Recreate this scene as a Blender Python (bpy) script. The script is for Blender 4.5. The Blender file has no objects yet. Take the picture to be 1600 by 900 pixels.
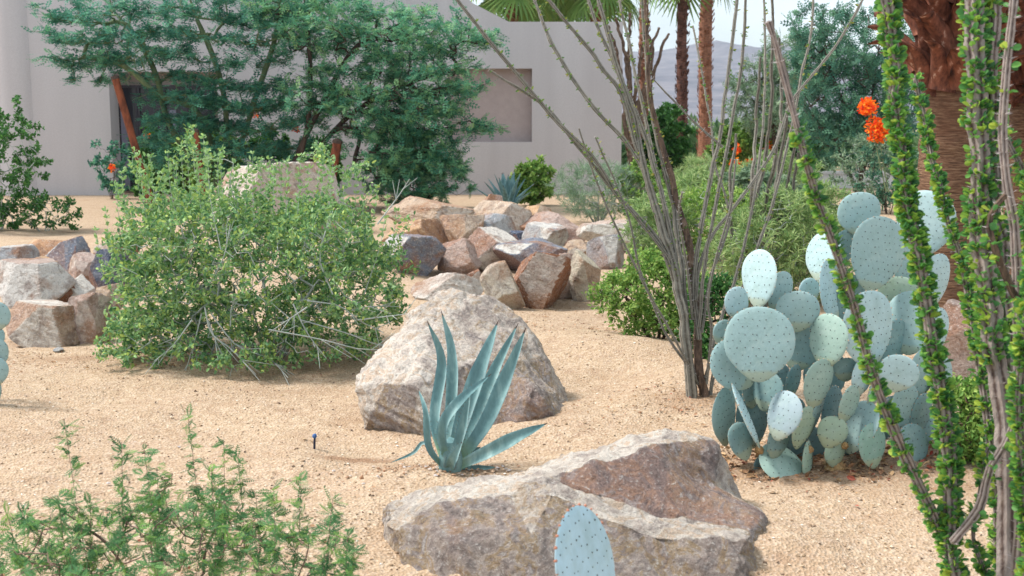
import bpy, math, random
import numpy as np
from mathutils import Vector, Matrix
R = math.radians
random.seed(7)
rng = np.random.default_rng(7)
scene = bpy.context.scene
col = scene.collection

# ------------------------------------------------------------------ camera
CAMH = 1.6
F = 1800.0
PIT = math.atan(250 / F)
cam = bpy.data.cameras.new("camera")
cam.sensor_width = 36; cam.lens = 36 * F / 1600; cam.clip_start = 0.05; cam.clip_end = 9000
cam.dof.use_dof = True; cam.dof.focus_distance = 6.6; cam.dof.aperture_fstop = 5.6
co = bpy.data.objects.new("camera", cam); col.objects.link(co)
co.location = (0, 0, CAMH); co.rotation_euler = (R(90) - PIT, 0, 0)
scene.camera = co
# ------------------------------------------------------------------ light
SUN_EL, SUN_AZ = 54, -84          # azimuth from +Y (view direction), negative = left
w = bpy.data.worlds.new("World"); scene.world = w; w.use_nodes = True
nt = w.node_tree
sky = nt.nodes.new("ShaderNodeTexSky"); sky.sky_type = 'NISHITA'; sky.sun_disc = False
sky.sun_elevation = R(SUN_EL); sky.sun_rotation = R(SUN_AZ)
sky.air_density = 1.0; sky.dust_density = 3.0; sky.ozone_density = 1.0
bg = nt.nodes["Background"]; bg.inputs[1].default_value = 0.15
tc = nt.nodes.new("ShaderNodeTexCoord"); mpw = nt.nodes.new("ShaderNodeMapping"); mpw.inputs['Scale'].default_value = (1, 1, 3)
cn = nt.nodes.new("ShaderNodeTexNoise"); cn.inputs['Scale'].default_value = 2.2; cn.inputs['Detail'].default_value = 6
cr_ = nt.nodes.new("ShaderNodeMapRange"); cr_.inputs[1].default_value = .35; cr_.inputs[2].default_value = .65; cr_.inputs[3].default_value = .4; cr_.inputs[4].default_value = .95
mw = nt.nodes.new("ShaderNodeMix"); mw.data_type = 'RGBA'; mw.inputs[7].default_value = (5.9, 6.5, 6.7, 1)
nt.links.new(tc.outputs['Generated'], mpw.inputs[0]); nt.links.new(mpw.outputs[0], cn.inputs['Vector']); nt.links.new(cn.outputs[0], cr_.inputs[0])
nt.links.new(cr_.outputs[0], mw.inputs[0]); nt.links.new(sky.outputs[0], mw.inputs[6]); nt.links.new(mw.outputs[2], bg.inputs[0])
sl = bpy.data.lights.new("sun", 'SUN'); sl.energy = 3.6; sl.angle = R(11); sl.color = (1, .95, .88)
so = bpy.data.objects.new("sun", sl); col.objects.link(so)
_d = Vector((math.sin(R(SUN_AZ)) * math.cos(R(SUN_EL)), math.cos(R(SUN_AZ)) * math.cos(R(SUN_EL)), math.sin(R(SUN_EL))))
so.rotation_euler = (-_d).to_track_quat('-Z', 'Y').to_euler()
vs = scene.view_settings
vs.view_transform = 'Standard'; vs.look = 'None'; vs.gamma = 1; vs.use_curve_mapping = False
vs.exposure = 0.58
scene.cycles.max_bounces = 6
scene.cycles.transparent_max_bounces = 4

# ------------------------------------------------------------------ placing helpers
CAM = np.array([0, 0, CAMH]); FW = np.array([0, math.cos(PIT), -math.sin(PIT)]); UP = np.array([0, math.sin(PIT), math.cos(PIT)]); RT = np.array([1., 0, 0])
def ray(px, py): return FW + RT * ((px - 800) / F) + UP * ((450 - py) / F)
def P(px, py, d): return CAM + ray(px, py) * d
def G(px, py, z=0.0):
    r = ray(px, py); return CAM + r * ((z - CAMH) / r[2])
def PY(px, py, Y):
    r = ray(px, py); return CAM + r * (Y / r[1])
def depth(p): return float(np.dot(np.asarray(p) - CAM, FW))
def hgt(x, y):
    x = np.asarray(x, float); y = np.asarray(y, float)
    h = 0.028 * np.sin(x * 1.3 + 0.7 * np.sin(y * .9)) * np.sin(y * 1.1 + .5) + 0.012 * np.sin(x * 3.7 + y * 2.1) + 0.012 * np.sin(y * 5.3 - x * 2.7 + np.sin(x * 4)) + 0.006 * np.sin(x * 9 + 3 * np.sin(y * 4)) * np.sin(y * 11 + 2 * np.sin(x * 5))
    def b(cx, cy, r, a): return a * np.exp(-((x - cx) ** 2 + (y - cy) ** 2) / r ** 2)
    h = h + b(1.05, 6.7, .45, .08) + b(1.9, 5.5, .7, .06) + b(-.35, 5.1, .35, .02) - b(-.8, 5.75, .25, .06) + b(1.0, 4.25, .3, .07) + b(-.95, 4.15, .35, .07)
    h = h + b(.55, 8.2, .6, .13) - b(.5, 7.2, .45, .06) + b(1.2, 7.6, .4, .05) - b(-1.6, 6.2, .5, .03) + b(-3.2, 14, 2.5, .12)
    fade = np.clip((26 - y) / 10, 0, 1)
    return h * fade

# ------------------------------------------------------------------ object helpers
def tag(o, label, cat, group=None, kind=None):
    if label: o['label'] = label
    if cat: o['category'] = cat
    if group: o['group'] = group
    if kind: o['kind'] = kind
    return o
def thing(name, label, cat, loc=(0, 0, 0), group=None):
    o = bpy.data.objects.new(name, None); col.objects.link(o); o.location = tuple(loc); o.empty_display_size = .1
    return tag(o, label, cat, group)
class MB:
    def __init__(s): s.v = []; s.f = []; s.n = 0
    def add(s, v, f, mat=0, var=None):
        v = np.asarray(v, np.float32).reshape(-1, 3); f = np.asarray(f, np.int64)
        if len(f) == 0: return s
        if var is None: var = np.full(len(v), .5, np.float32)
        elif np.isscalar(var): var = np.full(len(v), var, np.float32)
        s.v.append((v, np.asarray(var, np.float32))); s.f.append((f + s.n, mat)); s.n += len(v)
        return s
    def build(s, name, mats, parent=None, smooth=False, loc=None, color=None):
        if not isinstance(mats, (list, tuple)): mats = [mats]
        me = bpy.data.meshes.new(name)
        if s.v:
            v = np.concatenate([a for a, _ in s.v]); var = np.concatenate([b for _, b in s.v])
            org = np.zeros(3)
            pp_ = parent
            while pp_ is not None: org = org + np.array(pp_.matrix_basis.translation); pp_ = pp_.parent
            if loc is not None: org = np.asarray(loc, float)
            v = (v - org).astype(np.float32)
            me.vertices.add(len(v)); me.vertices.foreach_set('co', v.ravel())
            lv = np.concatenate([f.ravel() for f, _ in s.f]); me.loops.add(len(lv)); me.loops.foreach_set('vertex_index', lv.astype(np.int32))
            tot = np.concatenate([np.full(len(f), f.shape[1]) for f, _ in s.f])
            mi = np.concatenate([np.full(len(f), m) for f, m in s.f])
            st = np.concatenate([[0], np.cumsum(tot)[:-1]])
            me.polygons.add(len(tot)); me.polygons.foreach_set('loop_start', st.astype(np.int32))
            try: me.polygons.foreach_set('loop_total', tot.astype(np.int32))
            except Exception: pass
            me.polygons.foreach_set('material_index', mi.astype(np.int32))
            me.polygons.foreach_set('use_smooth', np.full(len(tot), smooth))
            at = me.attributes.new('var', 'FLOAT', 'POINT'); at.data.foreach_set('value', var)
            me.update(calc_edges=True); me.validate()
        for m in mats: me.materials.append(m)
        o = bpy.data.objects.new(name, me); col.objects.link(o)
        if loc is not None: o.location = tuple(loc)
        if parent is not None: o.parent = parent
        if color is not None: o.color = (*color, 1)
        return o
def nrm(a):
    return a / np.maximum(np.linalg.norm(a, axis=-1, keepdims=True), 1e-9)
def tubes(mb, A, B, ra, rb, k=5, mat=0, var=None):
    A = np.asarray(A, float); B = np.asarray(B, float); n = len(A)
    if n == 0: return
    ra = np.broadcast_to(ra, (n,)); rb = np.broadcast_to(rb, (n,))
    d = nrm(B - A); ref = np.where(np.abs(d[:, 2:3]) > .9, [[1., 0, 0]], [[0, 0, 1.]])
    u = nrm(np.cross(ref, d)); v = np.cross(d, u)
    th = np.arange(k) * 2 * math.pi / k
    ring = u[:, None] * np.cos(th)[None, :, None] + v[:, None] * np.sin(th)[None, :, None]
    V = np.concatenate([A[:, None] + ring * ra[:, None, None], B[:, None] + ring * rb[:, None, None]], 1)
    i = np.arange(k); j = (i + 1) % k
    fq = np.stack([i, j, j + k, i + k], 1)
    Fq = (fq[None] + (np.arange(n) * 2 * k)[:, None, None]).reshape(-1, 4)
    vv = None
    if var is not None: vv = np.repeat(np.broadcast_to(var, (n,)), 2 * k)
    mb.add(V.reshape(-1, 3), Fq, mat, vv)
def path_tube(mb, pts, rad, k=8, mat=0, var=None, cap=True, ridge=0.0):
    pts = np.asarray(pts, float); n = len(pts); rad = np.broadcast_to(rad, (n,))
    t = np.gradient(pts, axis=0); t = nrm(t)
    u = np.zeros_like(pts); r0 = np.array([0, -1., 0]) if abs(t[0][1]) < .9 else np.array([1., 0, 0])
    for i in range(n):
        r0 = r0 - t[i] * np.dot(r0, t[i]); r0 = r0 / np.linalg.norm(r0); u[i] = r0
    v = np.cross(t, u); th = np.arange(k) * 2 * math.pi / k
    rr = rad[:, None] * (1 + ridge * (np.arange(k) % 2 * 2 - 1))[None]
    V = pts[:, None] + (u[:, None] * np.cos(th)[None, :, None] + v[:, None] * np.sin(th)[None, :, None]) * rr[:, :, None]
    i = np.arange(k); j = (i + 1) % k
    fq = np.stack([i, j, j + k, i + k], 1)
    Fq = (fq[None] + (np.arange(n - 1) * k)[:, None, None]).reshape(-1, 4)
    vr_ = np.tile((np.arange(k) % 2).astype(np.float32), n) if (var is None and ridge) else var
    mb.add(V.reshape(-1, 3), Fq, mat, vr_)
    if cap:
        for e in (0, n - 1):
            ring = V[e]; c = pts[e] + t[e] * rad[e] * (.5 if e else -.5)
            f = np.stack([i, j, np.full(k, k)], 1)
            if e == 0: f = f[:, ::-1]
            mb.add(np.concatenate([ring, c[None]]), f, mat, var if (var is None or np.isscalar(var)) else None)
def spline(pts, n):
    pts = np.asarray(pts, float)
    if len(pts) == 2: return pts[0] + (pts[1] - pts[0]) * np.linspace(0, 1, n)[:, None]
    q = np.concatenate([[2 * pts[0] - pts[1]], pts, [2 * pts[-1] - pts[-2]]])
    L = np.concatenate([[0], np.cumsum(np.linalg.norm(np.diff(pts, axis=0), axis=1))]); s = np.linspace(0, L[-1], n)
    out = []
    for x in s:
        i = min(max(np.searchsorted(L, x, 'right') - 1, 0), len(pts) - 2); t = (x - L[i]) / max(L[i + 1] - L[i], 1e-9)
        a, b, c, d = q[i], q[i + 1], q[i + 2], q[i + 3]
        out.append(.5 * (2 * b + (c - a) * t + (2 * a - 5 * b + 4 * c - d) * t * t + (3 * b - a - 3 * c + d) * t ** 3))
    return np.array(out)
def scatter(mb, tv, tf, pos, dirs, ups, sc, mat=0, var=None):
    """copies of a template (y along dirs, z along ups) in ONE mesh"""
    pos = np.asarray(pos, float); n = len(pos)
    if n == 0: return
    y = nrm(np.asarray(dirs, float)); x = nrm(np.cross(y, ups)); z = np.cross(x, y)
    sc = np.asarray(sc, float)
    if sc.ndim == 0: sc = np.full((n, 3), float(sc))
    elif sc.ndim == 1: sc = np.repeat(sc[:, None], 3, 1)
    t = tv[None] * sc[:, None, :]
    V = pos[:, None] + t[..., 0:1] * x[:, None] + t[..., 1:2] * y[:, None] + t[..., 2:3] * z[:, None]
    m = len(tv); Fq = (tf[None] + (np.arange(n) * m)[:, None, None]).reshape(-1, tf.shape[1])
    if var is None: var = rng.random(n)
    mb.add(V.reshape(-1, 3), Fq, mat, np.repeat(np.broadcast_to(var, (n,)), m))
# leaf templates, length 1 along y
T_LEAF = (np.array([[0, 0, 0], [-.26, .35, .08], [-.2, .75, .05], [0, 1, -.05], [.2, .75, .05], [.26, .35, .08]], float), np.array([[0, 3, 2, 1], [0, 5, 4, 3]]))
T_ROUND = (np.array([[0, 0, 0], [-.24, .28, .03], [-.37, .62, .07], [-.24, .92, .02], [0, .5, -.03], [0, 1, -.06], [.24, .92, .02], [.37, .62, .07], [.24, .28, .03]], float), np.array([[0, 4, 2, 1], [4, 5, 3, 2], [0, 8, 7, 4], [4, 7, 6, 5]]))
T_NEEDLE = (np.array([[-.03, 0, 0], [.03, 0, 0], [.015, 1, 0], [-.015, 1, 0]], float), np.array([[0, 1, 2, 3]]))
T_BLADE = (np.array([[0, 0, 0], [-.09, .4, .03], [0, 1, -.08], [.09, .4, .03]], float), np.array([[0, 3, 2, 1]]))
def pinnate(n, ll=.3, lw=.08, drop=.1):
    v = []; f = []
    for i in range(n):
        y = .12 + .86 * i / (n - 1)
        L = ll * (1 - .6 * abs(2 * i / (n - 1) - .9))
        for s in (-1, 1):
            k = len(v)
            v += [(0, y, -drop * y * y), (s * L * .45, y + lw * .4 + .05, -drop * y * y + .02), (s * L, y + .12, -drop * y * y - .03), (s * L * .5, y - lw * .8 + .05, -drop * y * y)]
            f.append((k, k + 1, k + 2, k + 3) if s < 0 else (k, k + 3, k + 2, k + 1))
    return np.array(v, float), np.array(f)
T_PIN = pinnate(7, .42, .11); T_PINS = pinnate(4, .42, .22)
_o = np.array([[1, 0, 0], [0, 1, 0], [-1, 0, 0], [0, -1, 0], [0, 0, 1], [0, 0, -1]], float)
T_OCT = (_o * .5, np.array([[0, 1, 4], [1, 2, 4], [2, 3, 4], [3, 0, 4], [1, 0, 5], [2, 1, 5], [3, 2, 5], [0, 3, 5]]))
T_SPINE = (np.array([[-.06, 0, -.04], [.06, 0, -.04], [0, 0, .07], [0, 1, 0]], float), np.array([[0, 1, 3], [1, 2, 3], [2, 0, 3]]))

# ------------------------------------------------------------------ materials
def newmat(name):
    m = bpy.data.materials.new(name); m.use_nodes = True; n = m.node_tree
    b = n.nodes['Principled BSDF']; b.inputs['Roughness'].default_value = .85
    if 'Specular IOR Level' in b.inputs: b.inputs['Specular IOR Level'].default_value = .25
    return m, n, b
def N(n, t, **k):
    x = n.nodes.new(t)
    for a, v in k.items(): setattr(x, a, v)
    return x
def noise(n, scale, detail=4, rough=.6, vec=None, dim='3D'):
    x = N(n, 'ShaderNodeTexNoise'); x.inputs['Scale'].default_value = scale; x.inputs['Detail'].default_value = detail; x.inputs['Roughness'].default_value = rough
    if vec is not None: n.links.new(vec, x.inputs['Vector'])
    return x.outputs[0]
def ramp(n, fac, stops, interp='LINEAR'):
    x = N(n, 'ShaderNodeValToRGB'); e = x.color_ramp; e.interpolation = interp
    while len(e.elements) < len(stops): e.elements.new(.5)
    for el, (p, c) in zip(e.elements, stops): el.position = p; el.color = (c, c, c, 1) if np.isscalar(c) else (*c, 1)
    n.links.new(fac, x.inputs[0]); return x.outputs[0]
def mix(n, fac, a, b, mode='MIX'):
    x = N(n, 'ShaderNodeMix', data_type='RGBA', blend_type=mode)
    for s, v in ((0, fac), (6, a), (7, b)):
        if hasattr(v, 'links'): n.links.new(v, x.inputs[s])
        else: x.inputs[s].default_value = v if s == 0 else (*v, 1)
    return x.outputs[2]
def bump(n, b, h, strength=.5, dist=.02):
    x = N(n, 'ShaderNodeBump'); x.inputs['Strength'].default_value = strength; x.inputs['Distance'].default_value = dist
    n.links.new(h, x.inputs['Height']); n.links.new(x.outputs[0], b.inputs['Normal'])
def coords(n, kind='Object', scale=None):
    c = N(n, 'ShaderNodeTexCoord').outputs[kind]
    if scale:
        mp = N(n, 'ShaderNodeMapping'); mp.inputs['Scale'].default_value = scale; n.links.new(c, mp.inputs[0]); c = mp.outputs[0]
    return c
def leafmat(name, cols, trans=.3, rough=.6):
    m, n, b = newmat(name)
    at = N(n, 'ShaderNodeAttribute', attribute_name='var')
    c = ramp(n, at.outputs['Fac'], [(i / max(len(cols) - 1, 1), x) for i, x in enumerate(cols)])
    n.links.new(c, b.inputs['Base Color']); b.inputs['Roughness'].default_value = rough
    t = N(n, 'ShaderNodeBsdfTranslucent'); n.links.new(c, t.inputs[0])
    ms = N(n, 'ShaderNodeMixShader'); ms.inputs[0].default_value = trans
    n.links.new(b.outputs[0], ms.inputs[1]); n.links.new(t.outputs[0], ms.inputs[2])
    n.links.new(ms.outputs[0], n.nodes['Material Output'].inputs[0])
    return m
def barkmat(name, c1, c2, scale=20, sz=.25, c3=None, bs=.6, rib=None):
    m, n, b = newmat(name); c = coords(n, 'Object', (1, 1, sz))
    f = noise(n, scale, 5, .65, c)
    st = [(.35, c1), (.62, c2)] + ([(.75, c3)] if c3 else [])
    cc = ramp(n, f, st)
    if rib:
        at = N(n, 'ShaderNodeAttribute', attribute_name='var'); lo, hi = rib
        g_ = N(n, 'ShaderNodeMath', operation='MULTIPLY_ADD'); g_.inputs[1].default_value = .8; n.links.new(noise(n, 60, 3, .6, coords(n)), g_.inputs[0]); n.links.new(at.outputs['Fac'], g_.inputs[2])
        cc = mix(n, .62, cc, ramp(n, g_.outputs[0], [(.45, lo), (.95, hi)]))
    n.links.new(cc, b.inputs['Base Color']); bump(n, b, f, bs, .01)
    return m
def plain(name, c, rough=.7, metal=0, var=.15, scale=8):
    m, n, b = newmat(name); f = noise(n, scale, 4, .6, coords(n))
    n.links.new(ramp(n, f, [(.3, tuple(x * (1 - var) for x in c)), (.7, tuple(min(x * (1 + var), 1) for x in c))]), b.inputs['Base Color'])
    b.inputs['Roughness'].default_value = rough; b.inputs['Metallic'].default_value = metal
    return m

# sand
m, n, b = newmat('sand'); c = coords(n)
big = noise(n, .9, 4, .55, c); mid = noise(n, 14, 5, .7, c); fine = noise(n, 120, 3, .7, c)
vo = N(n, 'ShaderNodeTexVoronoi'); vo.inputs['Scale'].default_value = 75; n.links.new(c, vo.inputs['Vector'])
base = ramp(n, big, [(.3, (.30, .19, .11)), (.6, (.375, .27, .155)), (.75, (.45, .345, .21))])
c2 = mix(n, .55, base, ramp(n, mid, [(.3, (.22, .13, .085)), (.5, (.37, .265, .155)), (.68, (.57, .45, .30))]))
c3 = mix(n, .32, c2, ramp(n, vo.outputs['Color'], [(.1, (.17, .10, .07)), (.45, (.46, .31, .215)), (.85, (.78, .66, .56))]))
c4 = mix(n, .25, c3, ramp(n, fine, [(.3, (.16, .1, .065)), (.7, (.72, .57, .45))]))
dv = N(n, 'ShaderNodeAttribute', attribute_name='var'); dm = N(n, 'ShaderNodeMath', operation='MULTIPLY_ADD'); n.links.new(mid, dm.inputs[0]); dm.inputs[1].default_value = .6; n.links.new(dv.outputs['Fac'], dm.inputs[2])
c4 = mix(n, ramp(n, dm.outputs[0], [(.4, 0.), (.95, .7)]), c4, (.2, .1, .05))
pt = noise(n, 3.2, 5, .65, c); c4 = mix(n, ramp(n, pt, [(.5, 0.), (.66, .35)]), c4, (.3, .185, .11))
n.links.new(c4, b.inputs['Base Color']); b.inputs['Roughness'].default_value = .95
hh = N(n, 'ShaderNodeMath', operation='ADD'); n.links.new(mid, hh.inputs[0]); n.links.new(vo.outputs['Distance'], hh.inputs[1])
bump(n, b, hh.outputs[0], .7, .012)
SAND = m
def rockmat(name, use_rust=False):
    m, n, b = newmat(name); c = coords(n)
    oi = N(n, 'ShaderNodeObjectInfo')
    off = N(n, 'ShaderNodeVectorMath', operation='ADD'); rr = N(n, 'ShaderNodeMath', operation='MULTIPLY'); rr.inputs[1].default_value = 40
    n.links.new(oi.outputs['Random'], rr.inputs[0]); n.links.new(c, off.inputs[0]); n.links.new(rr.outputs[0], off.inputs[1]); c = off.outputs[0]
    n1 = noise(n, 2.6, 6, .62, c); n2 = noise(n, 13, 8, .7, c); n3 = noise(n, 55, 6, .75, c)
    mu = N(n, 'ShaderNodeTexNoise'); mu.inputs['Scale'].default_value = 7.5; mu.inputs['Detail'].default_value = 10; mu.inputs['Roughness'].default_value = .65; mu.inputs['Distortion'].default_value = .7; n.links.new(c, mu.inputs['Vector'])
    base = oi.outputs['Color']
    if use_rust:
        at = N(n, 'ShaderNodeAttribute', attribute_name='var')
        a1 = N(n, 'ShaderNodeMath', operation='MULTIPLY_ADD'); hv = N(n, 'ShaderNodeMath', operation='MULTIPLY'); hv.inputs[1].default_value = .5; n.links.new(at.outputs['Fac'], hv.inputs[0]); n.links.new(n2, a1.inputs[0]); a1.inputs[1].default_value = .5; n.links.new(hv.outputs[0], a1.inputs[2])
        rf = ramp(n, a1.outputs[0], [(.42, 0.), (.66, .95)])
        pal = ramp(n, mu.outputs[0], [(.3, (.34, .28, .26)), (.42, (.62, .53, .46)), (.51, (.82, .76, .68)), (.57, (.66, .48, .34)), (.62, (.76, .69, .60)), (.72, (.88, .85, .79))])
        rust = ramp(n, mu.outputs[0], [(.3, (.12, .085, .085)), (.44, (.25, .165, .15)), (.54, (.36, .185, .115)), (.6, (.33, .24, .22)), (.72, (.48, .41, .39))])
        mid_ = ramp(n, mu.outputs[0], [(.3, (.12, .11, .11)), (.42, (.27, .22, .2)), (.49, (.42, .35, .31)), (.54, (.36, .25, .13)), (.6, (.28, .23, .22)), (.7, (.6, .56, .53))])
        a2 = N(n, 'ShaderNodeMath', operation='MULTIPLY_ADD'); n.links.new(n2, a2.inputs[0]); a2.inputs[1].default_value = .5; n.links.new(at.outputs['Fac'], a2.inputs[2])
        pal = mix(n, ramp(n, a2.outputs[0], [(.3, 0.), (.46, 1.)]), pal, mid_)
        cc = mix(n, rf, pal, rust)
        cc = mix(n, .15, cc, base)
    else:
        at = N(n, 'ShaderNodeAttribute', attribute_name='var')
        fa = N(n, 'ShaderNodeMath', operation='MULTIPLY_ADD'); n.links.new(n2, fa.inputs[0]); fa.inputs[1].default_value = .5; n.links.new(at.outputs['Fac'], fa.inputs[2])
        fb_ = N(n, 'ShaderNodeMath', operation='MULTIPLY'); fb_.inputs[1].default_value = .6; n.links.new(fa.outputs[0], fb_.inputs[0])
        base = mix(n, ramp(n, fb_.outputs[0], [(.22, .85), (.36, 0.)]), base, (.80, .76, .70))
        base = mix(n, ramp(n, fb_.outputs[0], [(.56, 0.), (.68, .85)]), base, mix(n, .6, base, (.36, .14, .06)))
        cc = mix(n, ramp(n, mu.outputs[0], [(.38, .9), (.5, 0.)]), base, mix(n, .65, base, (.17, .11, .09)))
        cc = mix(n, ramp(n, n1, [(.52, 0.), (.66, .8)]), cc, (.36, .17, .08))
        cc = mix(n, ramp(n, n2, [(.5, 0.), (.68, .35)]), cc, (.62, .57, .53))
    cc = mix(n, ramp(n, n3, [(.34, .6), (.46, 0.)]), cc, mix(n, .8, cc, (.08, .05, .04)))
    cc = mix(n, ramp(n, n3, [(.55, 0.), (.66, .6)]), cc, (.78, .74, .70))
    n4 = noise(n, 160, 3, .7, c); cc = mix(n, ramp(n, n4, [(.38, .3), (.48, 0.)]), cc, mix(n, .7, cc, (.05, .035, .03)))
    # cracks
    cr = N(n, 'ShaderNodeTexVoronoi', feature='DISTANCE_TO_EDGE'); cr.inputs['Scale'].default_value = 3.2
    cv = mix(n, .16, c, N(n, 'ShaderNodeTexNoise').outputs[1]); n.links.new(cv, cr.inputs['Vector'])
    n.links.new(cc, b.inputs['Base Color']); b.inputs['Roughness'].default_value = .9
    s = N(n, 'ShaderNodeMath', operation='MULTIPLY_ADD'); n.links.new(n3, s.inputs[0]); s.inputs[1].default_value = .35; n.links.new(n2, s.inputs[2])
    s2 = N(n, 'ShaderNodeMath', operation='MULTIPLY_ADD'); n.links.new(ramp(n, cr.outputs[0], [(0., 0.), (.03, 1.)]), s2.inputs[0]); s2.inputs[1].default_value = .05; n.links.new(s.outputs[0], s2.inputs[2])
    bump(n, b, s2.outputs[0], 1.0, .06)
    return m
ROCK = rockmat('stone'); BOULDER = rockmat('boulder_stone', True)
# stucco
m, n, b = newmat('stucco'); c = coords(n)
n.links.new(mix(n, ramp(n, noise(n, 1, 3, .6, coords(n, 'Object', (1.5, 1.5, .15))), [(.35, 0.), (.7, .6)]), ramp(n, noise(n, 30, 3, .6, c), [(.3, (.475, .45, .465)), (.7, (.55, .525, .54))]), (.43, .405, .42)), b.inputs['Base Color'])
b.inputs['Roughness'].default_value = .95; bump(n, b, noise(n, 60, 3, .6, c), .3, .01)
STUCCO = m
m, n, b = newmat('dark_glass'); b.inputs['Base Color'].default_value = (.02, .02, .03, 1); b.inputs['Roughness'].default_value = .08; b.inputs['Specular IOR Level'].default_value = .5
GLASS = m
FRAME = plain('dark_bronze_frame', (.05, .045, .06), .5)
CURTAIN = plain('grey_blind', (.2, .2, .27), .8)
RUST = barkmat('rusty_steel', (.09, .028, .016), (.25, .075, .036), 10, .4)
PALEPAINT = plain('pale_paint', (.6, .6, .62), .7)
BLACKPL = plain('black_plastic', (.02, .025, .05), .4)
BLUEPL = plain('blue_plastic', (.05, .12, .3), .4)

OCO_BARK = barkmat('ocotillo_bark', (.055, .048, .04), (.22, .195, .155), 60, .35, (.32, .29, .22), .9, ((.05, .045, .038), (.28, .27, .235)))
OCO_NEAR = barkmat('near_ocotillo_bark', (.045, .03, .028), (.24, .17, .13), 70, .3, (.46, .40, .33), 1, ((.05, .03, .03), (.38, .33, .31)))
OCO_DARK = barkmat('dark_ocotillo_bark', (.04, .028, .022), (.16, .105, .075), 45, .2, (.28, .23, .18), .9)
SPINE = plain('spine', (.42, .38, .38), .6)
OCO_LEAF = leafmat('ocotillo_leaf', [(.06, .17, .075), (.09, .26, .08), (.14, .35, .08), (.22, .43, .08), (.42, .54, .09)], .42, .45)
OCO_LEAF2 = leafmat('small_ocotillo_leaf', [(.08, .2, .05), (.15, .3, .07), (.4, .36, .08)], .35)
GREENBARK = barkmat('green_bark', (.1, .14, .07), (.2, .25, .13), 14, .3)
DARKBARK = barkmat('dark_bark', (.045, .03, .028), (.1, .07, .055), 14, .3)
PALETWIG = barkmat('pale_twig', (.26, .3, .28), (.42, .45, .42), 20, .5)
BROWNTWIG = barkmat('brown_twig', (.13, .07, .06), (.28, .18, .15), 20, .5)
TREELEAF = leafmat('acacia_leaf', [(.03, .13, .10), (.06, .22, .16), (.10, .31, .22), (.16, .42, .22)], .3)
TREELEAF2 = leafmat('willowy_leaf', [(.045, .17, .11), (.09, .29, .18), (.17, .41, .23), (.3, .5, .22)], .3)
BACKLEAF = leafmat('back_tree_leaf', [(.035, .12, .085), (.075, .21, .14), (.16, .33, .2)], .3)
SHRUBLEAF = leafmat('grey_green_leaf', [(.06, .16, .06), (.12, .26, .11), (.18, .34, .16), (.24, .42, .14), (.34, .5, .25), (.34, .5, .15), (.46, .55, .14)], .3)
DARKSHRUB = leafmat('dark_shrub_leaf', [(.025, .09, .03), (.055, .17, .045), (.11, .27, .06)], .3)
YELLEAF = leafmat('yellow_green_leaf', [(.09, .21, .04), (.2, .36, .08), (.4, .54, .14)], .35)
SOFTLEAF = leafmat('soft_green_leaf', [(.16, .28, .1), (.31, .45, .18), (.5, .6, .28)], .35)
GREYLEAF = leafmat('grey_leaf', [(.11, .19, .12), (.2, .31, .19), (.32, .43, .28)], .3)
FERNLEAF = leafmat('ferny_leaf', [(.05, .14, .06), (.09, .23, .09), (.15, .33, .12), (.27, .44, .1)], .35)
FLOWER = leafmat('orange_flower', [(.85, .04, .01), (.95, .14, .01), (1, .38, .03)], .3)
PALMBARK = barkmat('palm_bark', (.04, .018, .016), (.19, .085, .06), 12, 3)
PALMBARK2 = barkmat('reddish_palm_bark', (.13, .055, .035), (.34, .16, .1), 10, 3)
PALMLEAF = leafmat('palm_leaf', [(.1, .2, .06), (.2, .34, .09), (.45, .45, .18)], .25)
# fibrous palm trunk
m, n, b = newmat('fibrous_trunk')
wv = noise(n, 26, 6, .7, coords(n, 'Object', (.35, .35, 3.2))); wc = noise(n, 3, 3, .6, coords(n))
cc = ramp(n, wv, [(.33, (.04, .02, .013)), (.46, (.14, .075, .045)), (.58, (.26, .15, .09)), (.72, (.42, .3, .2))])
cc = mix(n, ramp(n, wc, [(.45, 0.), (.7, .6)]), cc, (.14, .06, .035))
n.links.new(cc, b.inputs['Base Color']); bump(n, b, wv, 1, .02)
FIBRE = m
BOOT = barkmat('palm_boot', (.035, .014, .012), (.24, .085, .05), 15, .4, (.66, .46, .36), 1)
# cactus
def padmat():
    m, n, b = newmat('cactus_pad'); c = coords(n); oi = N(n, 'ShaderNodeObjectInfo')
    f = noise(n, 14, 4, .6, c); g = noise(n, 5, 5, .65, c)
    cc = mix(n, ramp(n, f, [(.35, .35), (.6, 0.)]), oi.outputs['Color'], (.2, .3, .27))
    cc = mix(n, ramp(n, noise(n, 8, 6, .7, c), [(.3, .4), (.5, 0.)]), cc, (.46, .56, .52))
    cc = mix(n, ramp(n, g, [(.62, 0.), (.68, .65)]), cc, (.30, .22, .12))
    sx = N(n, 'ShaderNodeSeparateXYZ'); n.links.new(c, sx.inputs[0]); zz_ = N(n, 'ShaderNodeMath', operation='MULTIPLY_ADD'); n.links.new(g, zz_.inputs[0]); zz_.inputs[1].default_value = -.09; n.links.new(sx.outputs[2], zz_.inputs[2])
    cc = mix(n, ramp(n, zz_.outputs[0], [(0., .45), (.015, 0.)]), cc, (.36, .36, .2))
    cc = mix(n, ramp(n, zz_.outputs[0], [(-.0, 0.), (.0001, 0.)]), cc, (.3, .18, .07))
    n.links.new(cc, b.inputs['Base Color']); b.inputs['Roughness'].default_value = .6; bump(n, b, noise(n, 60, 2, .5, c), .25, .006)
    return m
PAD = padmat(); AREOLE = plain('areole', (.10, .11, .11), .8); REDDISH = plain('reddish_areole', (.45, .2, .13), .7); EDGEBUMP = plain('edge_areole', (.46, .36, .27), .8)
CORK = barkmat('corky_scar', (.2, .11, .05), (.45, .3, .14), 20, 1)
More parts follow.
